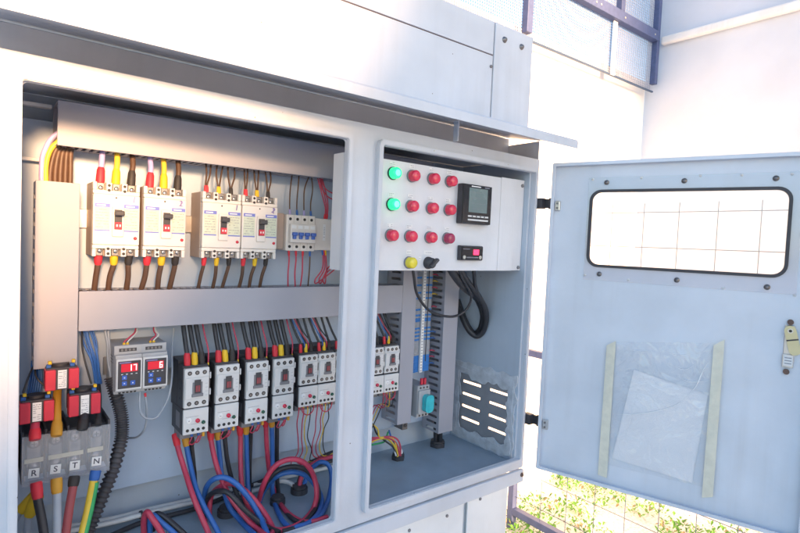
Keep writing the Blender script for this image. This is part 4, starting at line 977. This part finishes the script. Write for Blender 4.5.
for i, (x, b) in enumerate(CX):
    src, ov = (big, ovb) if b else (small, ovs)
    if b: o, v = (src, ov) if firstb else (copy_tree(src), copy_tree(ov)); firstb = False
    else: o, v = (src, ov) if firsts else (copy_tree(src), copy_tree(ov)); firsts = False
    z0 = .2430 if b else .2560; h = .0785 if b else .0675
    o.location = (x, .150, z0); v.location = (x-.0015, .150, .1915 if b else .2075)
    tag(o, 'black and white ' + clab[i], 'contactor', 'contactors in the lower row')
    tag(v, 'white-faced overload relay with a red button under the ' + clab[i].replace('contactor', 'one', 1), 'relay', 'overload relays under the contactors')
    v['label'] = ('white overload relay with red button under the ' + ['leftmost large contactor', 'second large contactor', 'third large contactor', 'fourth large contactor', 'first smaller contactor', 'second smaller contactor', 'contactor hidden behind the mullion', 'half hidden contactor in the right bay', 'rightmost contactor in the right bay'][i])
    who = ['leftmost large contactor', 'second large contactor', 'third large contactor', 'fourth large contactor', 'first smaller contactor', 'second smaller contactor', 'contactor behind the mullion', 'half hidden contactor in the right bay', 'rightmost contactor'][i]
    w = .048 if b else .044
    if i in (6, 7): 
        ks = (0,) if i == 6 else (2,)
    else: ks = (0, 1, 2)
    for k in ks:
        cx = x + w*(.2+.3*k); r = .0046 if b else .0027
        lean = -.006 + J(.003) if b else (-.012 - .004*(2-k))
        cable([(cx, .170, z0+h+.003), (cx+J(.0006), .172, z0+h+.022), (cx+lean*.5, .182, z0+h+.050), (cx+lean, .200, .415)], r, 'wire_black',
              f'black cable with {("red", "yellow", "black")[k]} boot entering the {who} from above', 'black cables above the contactors', [(0, ('boot_red', 'boot_yellow', 'boot_black')[k],   .026 if b else .020, .0062 if b else .0040)], n=9)
    # control wires in front of / beside the contactors
    if i in (0, 1, 2, 3):
        cable([(x+w+.003, .172, z0+h-.001), (x+w+.002, .170, z0+h+.030), (x+w-.002, .182, z0+h+.060), (x+w-.004, .200, .415)], .0015, 'wire_red',
              f'thin red wire dropping beside the {who}', 'thin red wires between the contactors', [(0, 'boot_yellow', .006, .0020)], 'wire', 'wire', 6)
        zb = .1915
        for q in range(2):
            cable([(x+.018+q*.013, .160, zb+.001), (x+.018+q*.013, .158, zb-.010), (x+.014+q*.013, .160, zb-.021), (x+.024+q*.010, .166, zb-.026+q*.003), (x+.036+q*.004, .170, zb-.014), (x+.038+q*.004, .176, zb)], .0013, 'wire_red',
                  f'thin red wire with blue tip curling under the {who}, {("left", "right")[q]} one', 'thin red wires curling under the overload relays', [(0, 'boot_blue', .009, .0028)], 'wire', 'wire', 6)
        mb = MB(); mb.box(x+.038, x+.043, .156, .161, zb-.011, zb-.0015, 'boot_orange', .001)
        tag(mb.build('wire_tip', origin=(x+.04, .158, zb-.005)), f'small orange wire tip under the overload relay of the {who}', 'wire tip', 'orange wire tips')
    elif i in (4, 5, 8):
        zb = .2075
        cols = ['wire_red', 'wire_red', 'wire_yellow', 'wire_black']
        for q, cm in enumerate(cols):
            xs = x + .006 + q*.010
            if i != 8:
                end = [(xs+.012+J(.004), .188, .120), (xs+.018+q*.002, .195, .085), (xs+.008+q*.006, .2, .055), (.030, .205, .045+.004*q)] if i == 4 else [(xs+.010+J(.006), .188, .130), (xs+.006, .192, .090), (xs+.022, .2, .060), (.045, .205, .050+.004*q)]
            else: end = [(xs-.006, .19, .165), (xs-.022, .195, .130), (xs-.040, .2, .09)]
            cable([(xs, .162, zb+.001), (xs-.001+J(.002), .160, zb-.018), (xs+.002+J(.004), .170, zb-.045)] + end, .0013, cm,
                  f'{("outer thin red", "inner thin red", "thin yellow", "thin black")[q]} control wire hanging under the {who}', 'thin control wires below the small overload relays', [(0, 'boot_yellow' if q % 2 else 'boot_red', .007, .0020)], 'wire', 'wire', 6)
        cable([(x+.010, .160, zb), (x+.012, .156, zb-.014), (x+.024, .155, zb-.022), (x+.038, .157, zb-.015), (x+.043, .160, zb+.001)], .0014, 'wire_red',
              f'short red jumper wire looping under the {who}', 'red jumper wires', (), 'wire', 'wire', 6)
    if i in (4, 5, 8):
        for q, cm in enumerate(('wire_blue', 'wire_red', 'wire_black')):
            cable([(x+.020+q*.010, .175, z0+h+.008), (x+.016+q*.010, .168, z0+h+.024), (x+.006+q*.006, .180, z0+h+.050), (x-.010+q*.008, .200, .415)], .0014, cm,
                  f'thin {("blue", "red", "black")[q]} wire above the {who}', 'thin coloured wires above the small contactors', (), 'wire', 'wire', 6)

# power cables below the overload relays, ending in loops on the cabinet floor
OLW = ['leftmost', 'second', 'third', 'fourth']
for i in range(4):
    for c, m, b, bn in (('red', 'wire_red', 'boot_red', 'red'), ('blue', 'wire_blue', 'boot_orange', 'orange'), ('black', 'wire_black', 'boot_black', 'black')):
        cable(PATHS['ol_%s_%d' % (c, i+1)], .0052 if c != 'black' else .0048, m, f'{c} power cable with {bn} boot dropping from the {OLW[i]} large overload relay', 'power cables below the overload relays', [(0, b, .026, .0070)])
LAB = {'arch_blue': ('blue cable arching over the floor, left of the big coil', .0055, 'wire_blue'), 'arch_red': ('red cable arching over the floor, left of the big coil', .0052, 'wire_red'),
 'arch_black': ('black cable arching over the floor, left of the big coil', .0052, 'wire_black'), 'coil_red': ('red cable bent into the big round coil near the mullion', .0056, 'wire_red'),
 'coil_black': ('black cable bent into the big round coil near the mullion', .0052, 'wire_black'), 'coil_blue': ('blue cable bent into the big round coil near the mullion', .0056, 'wire_blue'),
 'gland_blue': ('blue cable arching out of the floor gland close to the mullion', .0052, 'wire_blue'), 'gland_red': ('red cable leaving the floor gland and running right behind the coil', .0050, 'wire_red'),
 'gland_black': ('black cable leaving the floor gland and running right behind the coil', .0046, 'wire_black'),
 'white_cable': ('white cable along the back of the floor ending in the right gland', .0050, 'wire_white'), 'white_cable_b': ('white cable lying rearmost along the cabinet floor', .0050, 'wire_white'),
 'black_floor_cable': ('black cable lying along the back of the cabinet floor', .0050, 'wire_black'), 'front_red': ('short red cable curving out at the lower left, in front of the conduit', .0055, 'wire_red'),
 'front_blue': ('short blue cable curving out at the lower left beside a red one', .0050, 'wire_blue'), 'front_black': ('short black cable curving out at the lower left beside a blue one', .0050, 'wire_black')}
for k, (lb, r, m) in LAB.items(): cable(PATHS[k], r, m, lb)
for kk, lb in ((3, 'black zip tie round the white floor cables, left one'), (5, 'black zip tie round the white floor cables, right one')):
    c0 = Vector(PATHS['white_cable'][kk]); c1 = Vector(PATHS['white_cable'][kk+1]); dd = (c1-c0).normalized()
    mb = MB(); mb.lathe(c0, dd, [(0, .0058), (0, .0082), (.0035, .0082), (.0035, .0058)], 'black', 16); tag(mb.build('zip_tie', origin=c0), lb, 'zip tie')

# corrugated black conduit
e = empty('corrugated_conduit', PATHS['conduit'][0], 'thick black corrugated conduit sweeping down on the left beside the RSTN block', 'conduit')
P = smooth_path(PATHS['conduit'], 22)
mb = MB(); mb.tube(P, lambda i, N: .0105 + .0016*(1 if (i % 4) < 2 else -1), 'black', 20, sub=1); part(mb, 'tube', e, PATHS['conduit'][0])
cable(PATHS['grey_into_conduit_a'], .0022, 'wire_grey', 'left thin grey cable dropping into the corrugated conduit', None, n=8)
cable(PATHS['grey_into_conduit_b'], .0022, 'wire_grey', 'right thin grey cable dropping into the corrugated conduit', None, n=8)

# ================================================================= R S T N TERMINAL BLOCK
B = Vector((-0.53, 0.14, 0.157))
e = empty('terminal_block', B, 'black power terminal block with clear cover and tags R, S, T and N', 'terminal block')
mb = MB(); mb.box(-.592, -.462, .163, .230, .166, .238, 'black', .002)
for x in (-.592, -.560, -.528, -.496, -.466): mb.box(x, x+.004, .145, .240, .160, .248, 'black', .001)
part(mb, 'base', e, B)
mb = MB(); mb.box(-.5915, -.4625, .1400, .1418, .157, .241, 'cover_clear'); mb.box(-.5915, -.4625, .1419, .160, .157, .1588, 'cover_clear'); mb.box(-.5915, -.5897, .1419, .162, .159, .241, 'cover_clear'); part(mb, 'clear_cover', e, B)
mb = MB(); mb.box(-.588, -.562, .1394, .1398, .196, .2035, 'buff'); mb.box(-.555, -.504, .1394, .1398, .196, .2035, 'buff'); mb.box(-.498, -.4735, .1394, .1398, .1965, .204, 'buff'); part(mb, 'marking_strip', e, B)
for k, (ch, x) in enumerate((('R', -.575), ('S', -.5445), ('T', -.5165), ('N', -.4835))):
    mb = MB(); mb.lathe((x+.001, .158, .2235), (0, -1, 0), [(0, .010), (.002, .0098), (.0022, .0075), (.006, .007), (.0068, .005), (.007, .0003)], 'steel', 18)
    mb.box(x+.001-.0042, x+.001+.0042, .1505, .1508, .2228, .2242, 'black'); mb.box(x+.001-.0007, x+.001+.0007, .1503, .1506, .2193, .2277, 'black'); part(mb, 'clamp_screw', e, B)
    mb = MB(); mb.lathe((x+.001, .158, .183), (0, -1, 0), [(0, .009), (.004, .008), (.005, .0003)], 'steel', 14); mb.box(x-.009, x+.011, .159, .163, .168, .232, 'steel', .001); part(mb, 'contact_bar', e, B)
    mb = MB(); Mx = T3((x, .1390, .1785 - (0 if k else 0))) @ Matrix.Rotation(R(4), 4, 'Y')
    mb.box(-.0075, .0075, -.0002, .0004, -.0078, .0078, 'label_white', M=Mx)
    text_mb(mb, ch, .0135, Mx @ T3((0, -.0004, 0)) @ Matrix.Rotation(R((0, 0, 0, 0)[k]), 4, 'Y'), 'ink'); part(mb, 'letter_tag', e, B)
for k, m, b, bl, lb in (('blk_R_out', 'wire_black', 'boot_red', .028, 'thick black cable with red boot leaving the R terminal downwards'), ('blk_S_out', 'wire_grey', 'boot_orange', .026, 'thick grey cable with orange boot leaving the S terminal downwards'),
                        ('blk_T_out', 'wire_darkred', 'boot_black', .018, 'dark red cable with black boot leaving the T terminal downwards'), ('blk_N_out', 'wire_yellow', 'boot_blue', .018, 'yellow and green earth cable with blue boot leaving the N terminal'),
                        ('blk_R_in', 'wire_red', 'boot_red', .020, 'thick red cable entering the R terminal from the left transformer'), ('blk_S_in', 'boot_orange', 'boot_orange', .026, 'thick orange cable entering the S terminal from the upper transformer'),
                        ('blk_T_in', 'wire_black', 'boot_black', .020, 'thick black cable entering the T terminal from the right transformer'), ('blk_N_in', 'wire_black', 'boot_black', .016, 'thinner black cable entering the N terminal')):
    r = .0068 if 'N_in' not in k else .0045
    c = cable(PATHS[k], r, m, lb, None, [(0, b, bl, r*1.28)])
    if k == 'blk_N_out':
        mb = MB(); mb.tube([Vector(p) + Vector((.0034, -.0022, 0)) for p in PATHS[k][1:]], .0050, 'wire_green', 8); g = mb.build('green_stripe', c, c.location)
cable(PATHS['yellow_a'], .0058, 'wire_grey', 'grey cable with fat yellow boot at the far lower left, upper one', None, [(0, 'boot_yellow', .036, .0100)])
cable(PATHS['yellow_b'], .0058, 'wire_grey', 'grey cable with fat yellow boot at the far lower left, lower one', None, [(0, 'boot_yellow', .036, .0100)])

# ---- current transformers with red ends
def ct(x0, x1, z0, z1, y, label):
    B = Vector(((x0+x1)/2, y, z0)); w = x1-x0
    e = empty('current_transformer', B, label, 'current transformer', 'red-ended current transformers')
    mb = MB(); mb.box(x0+.002, x1-.002, y+.006, y+.055, z0+.002, z1+.002, 'black', .002); mb.box(x0+w*.30, x1-w*.30, y+.002, y+.007, z0, z1, 'black', .001)
    mb.cyl((B.x, y+.030, z1+.001), (B.x, y+.030, z1+.006), .013, 'black', 18); part(mb, 'core', e, B)
    for a, b in ((x0, x0+w*.31), (x1-w*.31, x1)):
        mb = MB(); mb.box(a, b, y, y+.024, z0, z1, 'red', .0015); part(mb, 'red_end', e, B)
    mb = MB(); mb.box(x0+w*.37, x1-w*.37, y+.0014, y+.002, z0+.002, z1-.001, 'label_white'); tiny_lines(mb, x0+w*.39, x1-w*.39, z0+.004, z1-.003, 8, y+.0014, 'ink_soft', seed=int(x0*999)); part(mb, 'label_plate', e, B)
    for s in (0.12, .82):
        xx = x0+w*s
        mb = MB(); mb.box(xx-.0035, xx+.0035, y+.012, y+.020, z1+.0005, z1+.007, 'boot_blue', .001); mb.box(xx-.0026+.002, xx+.0026+.002, y+.014, y+.022, z1+.0072, z1+.0125, 'boot_yellow', .001); part(mb, 'wire_lug', e, B)
ct(-.5955, -.5475, .2625, .297, .14, 'red-ended current transformer on the left, above the R terminal')
ct(-.5610, -.5120, .3130, .3475, .14, 'red-ended current transformer topmost, just under the vertical duct')
ct(-.5265, -.4785, .2635, .2995, .14, 'red-ended current transformer on the right, above the T and N terminals')
r2 = random.Random(4)
for k in range(9):
    a = r2.uniform(0, .016)
    cable([(-.505+k*.0022, .205, .410), (-.500+k*.0026+J(.002), .20, .38), (-.488+k*.0018+J(.003), .195, .345), (-.480+k*.0014+J(.002), .200, .300)], .0012, 'wire_blue',
          'one of the thin blue wires dropping from the middle duct beside the transformers', 'thin blue wires beside the vertical duct', (), 'wire', 'wire', 6)
for k in range(6):
    cable([(-.574+k*.0022, .222, .350), (-.576+k*.0030, .210, .325), (-.580+k*.0034, .205, .300), (-.580+k*.003, .205, .285)], .0016, 'wire_blue',
          'one of the thin blue wires dropping behind the left transformer', 'thin blue wires under the vertical duct', (), 'wire', 'wire', 6)
for k, (a, b) in enumerate((((-.503, .405), (-.491, .313)), ((-.575, .345), (-.590, .310)), ((-.572, .345), (-.553, .310)))):
    cable([(a[0], .19, a[1]), ((a[0]*.7+b[0]*.3)-.004, .165, a[1]*.6+b[1]*.4), (b[0], .158, b[1])], .0016, 'wire_black', ('thin black wire curving to the right transformer', 'thin black wire curving to the left end of the left transformer', 'thin black wire curving to the right end of the left transformer')[k], None, (), 'wire', 'wire', 6)

# ---- cables bending over at the upper left corner
cable(PATHS['corner_purple'], .0042, 'wire_purple', 'purple cable bending from the vertical duct up behind the top duct')
cable(PATHS['corner_yellow'], .0042, 'wire_yellow', 'yellow cable bending from the vertical duct up behind the top duct')
for i in range(5): cable(PATHS['corner_brown_%d' % i], .0042, 'wire_brown', 'one of the brown cables bending out of the top of the left vertical duct', 'brown cables above the left vertical duct')

# ================================================================= INSTRUMENT PANEL
B = Vector((0.17, 0.02, 0.525))
ip = empty('instrument_panel', B, 'white instrument panel with pilot lights and meters in the upper right opening', 'instrument panel')
mb = MB(); mb.box(-.072, .4010, .020, .0225, .5245, .763, 'panel', .0008); mb.box(-.072, -.0695, .0226, .060, .5245, .763, 'panel'); mb.box(-.069, .401, .0226, .034, .5245, .527, 'panel'); part(mb, 'panel_plate', ip, B)
mb = MB(); mb.box(.4035, .4600, .0215, .024, .5245, .765, 'panel', .0008); mb.box(.4602, .5055, .030, .0325, .5245, .767, 'panel', .0008); mb.box(.4585, .4605, .0241, .0325, .5245, .765, 'panel')
for x, z in ((.496, .752), (.496, .533)): mb.lathe((x, .030, z), (0, -1, 0), [(0, .005), (.003, .0045), (.0035, .001)], 'mid_grey', 8)
part(mb, 'end_plate', ip, B)
xs = (.0518, .1048, .1640, .2190); zs = (.7345, .6678, .6010)
def plate(mb, x, z, w=.0165, seed=0, lines=2):
    mb.box(x-w/2, x+w/2, .0192, .0199, z-.0045, z+.0045, 'label_white', .0003); tiny_lines(mb, x-w/2+.0015, x+w/2-.0015, z-.0036, z+.0036, lines, .0192, 'ink_soft', seed)
for r_, z in enumerate(zs):
    for c_, x in enumerate(xs):
        lens = 'green_lens' if (c_ == 0 and r_ < 2) else ('dull_red_lens' if (r_ == 2 and c_ == 3) else 'red_lens')
        mb = MB(); mb.lathe((x, .0199, z), (0, -1, 0), [(0, .0142), (.003, .0140), (.004, .0128), (.004, .0005)], 'mid_grey' if lens != 'green_lens' else 'dark_green', 24)
        p = part(mb, 'pilot_light', ip, B, {'green_lens': 'green pilot light glowing', 'dull_red_lens': 'dark unlit red pilot light', 'red_lens': None}[lens])
        mb = MB(); mb.lathe((x, .0158, z), (0, -1, 0), [(0, .0125), (.012, .0122), (.0145, .0108), (.0155, .0085), (.0160, .0003)], lens, 28)
        if lens == 'green_lens': mb.lathe((x, -.0003, z), (0, -1, 0), [(0, .0068), (.0003, .0060), (.0005, .0003)], 'green_core', 18)
        mb.build('lens', p, B)
        mb = MB(); plate(mb, x-.001, z+.0215, seed=r_*7+c_); part(mb, 'label_plate', ip, B)
mb = MB(); mb.lathe((.1071, .0199, .5425), (0, -1, 0), [(0, .0140), (.003, .0138), (.004, .0126), (.004, .0005)], 'mid_grey', 24); p = part(mb, 'pilot_light', ip, B, 'yellow pilot light')
mb = MB(); mb.lathe((.1071, .0158, .5425), (0, -1, 0), [(0, .0125), (.012, .0122), (.0145, .0108), (.0155, .0085), (.0160, .0003)], 'yellow_lens', 28); mb.build('lens', p, B)
mb = MB(); plate(mb, .106, .5660, .014, 3, 1); plate(mb, .163, .5660, .026, 8, 1); plate(mb, .1395, .5520, .008, 9, 1); part(mb, 'label_plate', ip, B)
mb = MB(); mb.lathe((.1645, .0199, .5425), (0, -1, 0), [(0, .0142), (.004, .014), (.0055, .0125), (.016, .0118), (.0165, .0003)], 'black', 24)
p = part(mb, 'selector_switch', ip, B)
mb = MB(); mb.box(-.0035, .0035, -.011, 0, -.014, .0145, 'black', .0015, M=T3((.1645, .004, .5425)) @ Matrix.Rotation(R(48), 4, 'Y')); mb.build('switch_lever', p, B)
# square meter 96 x 96
mx0, mx1, mz0, mz1 = .2470, .3450, .6380, .7330
mb = MB(); mb.box(mx0, mx1, .0020, .0199, mz0, mz1, 'black', .0025); mb.box(mx0-.0, mx1, -.0015, .0021, mz0+.001, mz1-.001, 'black_gloss', .002); m_ = part(mb, 'power_meter', ip, B)
mb = MB(); mb.box(mx0+.019, mx1-.016, -.0022, -.0016, mz0+.028, mz1-.009, 'lcd'); 
for k in range(4): tiny_lines(mb, mx0+.024, mx1-.022, mz0+.033+k*.013, mz0+.040+k*.013, 1, -.0022, 'mid_grey', k)
mb.build('screen', m_, B)
mb = MB(); mb.box(mx0+.018, mx1-.010, -.0024, -.0016, mz0+.0165, mz0+.0205, 'device_white', .0004); mb.box(mx0+.018, mx1-.010, -.0024, -.0016, mz0+.0080, mz0+.0120, 'device_white', .0004)
for k in range(4): mb.box(mx0+.030+k*.014, mx0+.034+k*.014, -.0027, -.0024, mz0+.0170, mz0+.0200, 'black')
mb.build('keys', m_, B)
mb = MB(); mb.box(mx0+.026, mx1-.040, -.0020, -.0015, mz1-.0065, mz1-.0040, 'label_white'); mb.box(mx1-.026, mx1-.010, -.0020, -.0015, mz1-.0065, mz1-.0040, 'ink_soft'); mb.build('marking', m_, B)
mb = MB(); mb.box(.2560, .3330, .0080, .0199, .5500, .5860, 'black', .002); mb.box(.2580, .3310, .0055, .0082, .5520, .5840, 'black_gloss', .0015)
for x in (.2665, .3215): mb.cyl((x, .0055, .5580), (x, .0040, .5580), .0045, 'buff', 10)
mb.box(.275, .315, .0050, .0054, .5560, .5590, 'mid_grey'); mb.box(.262, .285, .0050, .0054, .5770, .5785, 'ink_soft')
m_ = part(mb, 'panel_controller', ip, B, 'small black panel controller with a red display')
mb = MB(); mb.box(.2970, .3160, .0046, .0054, .5640, .5770, 'led_red', .0004); mb.build('display', m_, B)

# ================================================================= RIGHT BAY
e = empty('terminal_strip', (.305, .20, .232), 'tall strip of grey and blue terminals with a white marker strip', 'terminal strip'); o = (.305, .20, .232)
rt = random.Random(9)
bluez = {30, 33, 35, 44, 46, 53, 55, 56, 57, 60, 62, 64}
mb = MB(); mb2 = MB()
n = 96; p_ = (.728-.232)/n
for k in range(n):
    z = .232 + k*p_
    idx = n-1-k
    blue = k < 9 or k in (17, 19, 21, 23, 27, 28, 30, 33, 39, 42, 46, 50)
    tgt = mb2 if blue else mb
    tgt.box(.281, .3420, .200, .236, z+.0003, z+p_-.0003, 'term_blue' if blue else 'term_grey')
    tgt.box(.281, .292, .196, .200, z+.0006, z+p_-.0006, 'term_blue' if blue else 'term_grey')
mb.kind = 1
a = part(mb, 'grey_terminals', e, o); a['kind'] = 'stuff'
a = part(mb2, 'blue_terminals', e, o)
mb = MB(); mb.box(.303, .313, .1925, .1995, .232, .728, 'label_white', .0006)
for k in range(60): mb.box(.305, .311, .1922, .1925, .236+k*.0081, .2375+k*.0081, 'ink_soft')
mb.box(.3275, .3295, .1985, .1998, .26, .72, 'black')
part(mb, 'marker_strip', e, o)
fc = ['boot_yellow', 'boot_red', 'boot_blue', 'boot_orange']
mb = MB()
for k in range(70):
    z = .240 + k*.0068
    m = rt.choice(fc); mb.box(.2745, .2805, .1985, .2035, z, z+.0048, m, .0008)
a = part(mb, 'wire_ferrules', e, o); a['kind'] = 'stuff'
# wires poking through the slots of the right duct
slots = [(.675, 'wire_red'), (.640, 'wire_black'), (.500, 'wire_red'), (.482, 'wire_yellow'), (.464, 'wire_red'), (.446, 'wire_yellow'), (.411, 'wire_red'), (.393, 'wire_green'), (.340, 'wire_blue'), (.322, 'wire_blue'), (.287, 'wire_red'), (.270, 'wire_red'), (.251, 'wire_blue')]
for k, (z, m) in enumerate(slots):
    cable([(.343, .205, z), (.352, .200, z+.002), (.362, .202, z-.001), (.375, .21, z-.002)], .0017, m, f'short {m[5:]} wire bridging from the terminal strip into a slot of the right duct', f'short {m[5:]} wires between terminals and duct', (), 'wire', 'wire', 6)
# timer / relay with cyan dial
B = Vector((.295, .16, .112)); e = empty('timer_relay', B, 'grey timer relay with a round cyan dial below the terminal strip', 'relay')
mb = MB(); mb.box(.277, .3190, .166, .240, .118, .204, 'device_grey', .0015); mb.box(.278, .3180, .160, .168, .128, .192, 'device_grey', .0015)
for k in range(3): mb.cyl((.287+k*.0115, .1662, .198), (.287+k*.0115, .1652, .198), .0030, 'black', 12); mb.cyl((.287+k*.0115, .1662, .123), (.287+k*.0115, .1652, .123), .0030, 'black', 12)
part(mb, 'case', e, B)
mb = MB(); mb.prism(rrect(.2900, .3180, .134, .181, .010), .144, .1599, 'cyan'); part(mb, 'dial_cover', e, B)
mb = MB()
for k in range(2): mb.box(.292+k*.011, .299+k*.011, .170, .176, .2045, .222, 'red', .001)
part(mb, 'terminal_plug', e, B)
mb = MB(); mb.box(.262, .280, .205, .215, .075, .100, 'dull_steel', .001); mb.box(.262, .280, .2151, .242, .0755, .078, 'dull_steel'); mb.cyl((.271, .205, .087), (.271, .203, .087), .005, 'black', 12)
tag(mb.build('bracket', origin=(.271, .21, .075)), 'small steel bracket at the bottom of the narrow vertical duct', 'bracket')
# bundle from the panel
for k, (nm, lb, r) in enumerate((('hose_loop', 'thick black wrapped cable bundle looping below the instrument panel, inner one', .0105), ('hose_b', 'thick black wrapped cable bundle looping below the instrument panel, outer one', .0085),
                                 ('hose_c', 'short black cable joining the looped bundle from the panel', .0050), ('thin_loop', 'thin black cable sagging across the terminals below the panel', .0034))):
    cable(PATHS[nm], r, 'wire_black', lb)
mb = MB(); mb.cyl((.430, .086, .505), (.4330, .089, .500), .0125, 'wire_blue', 14)
# glands on the floor
def gland(x, y, r, label, hexa=6):
    B = Vector((x, y, 0)); e = empty('cable_gland', B, label, 'cable gland', 'black cable glands')
    mb = MB(); mb.cyl((x, y, 0.0002), (x, y, .012), r, 'black', hexa); part(mb, 'nut', e, B)
    mb = MB(); mb.cyl((x, y, .0121), (x, y, .018), r*.82, 'black', 18); part(mb, 'collar', e, B)
gland(.4035, .214, .0235, 'large black cable gland on the floor under the right duct')
gland(.2478, .2006, .0185, 'black cable gland with coloured wires, on the right bay floor')
gland(-.0640, .172, .0195, 'black cable gland with the white cable, left of the mullion', 20)
gland(-.128, .150, .0165, 'black cable gland under the cables of the third overload relay', 20)
gland(-.235, .165, .0205, 'black cable gland behind the cables of the leftmost overload relay', 20)
for k, (dx, dy) in enumerate(((-.010, 0), (0, -.008), (.010, .001), (.002, .010))):
    cable([(.392+dx*.5, .205+dy*.4, .085), (.395+dx, .206+dy, .06), (.403+dx, .211+dy, .016)], .0062, 'wire_black', 'one of four black cables going down from the right duct into the large gland', 'black cables into the large gland')
mb = MB(); mb.lathe((.2478, .2006, .0181), (0, 0, 1), [(0, .013), (.006, .012), (.009, .010), (.010, .001)], 'label_white', 16)
tag(mb.build('tape_wrap', origin=(.2478, .2006, .018)), 'white tape wrapped round the wires above the small gland', 'tape')
GL = {'gl_red': ('red', 'upper'), 'gl_red_b': ('red', 'lower'), 'gl_yellow': ('yellow', 'lower'), 'gl_yellow_b': ('yellow', 'upper'), 'gl_black': ('black', ''), 'gl_green': ('green', ''), 'gl_blue': ('blue', ''), 'gl_white': ('white', '')}
for k, (c, u) in GL.items():
    cable(PATHS[k], .0024, 'wire_'+c, f'{u+" " if u else ""}{c} wire bending into the small gland on the right bay floor'.replace('green wire bending into', 'green wire lying beside'), None, (), 'wire', 'wire', 7)
for k in range(3):
    x = .085 + k*.01
    cable([(.095+k*.012, .20, .54), (.100+k*.012, .205, .51), (.108+k*.010, .21, .475)], .0018, 'wire_red', 'one of the red wires dropping into the middle duct in the right bay', 'red wires at the right end of the middle duct', (), 'wire', 'wire', 6)
cable([(.172, .20, .415), (.176, .19, .39), (.190, .178, .35), (.196, .172, .326)], .0030, 'wire_black', 'black cable dropping to the right side of the rightmost contactor')
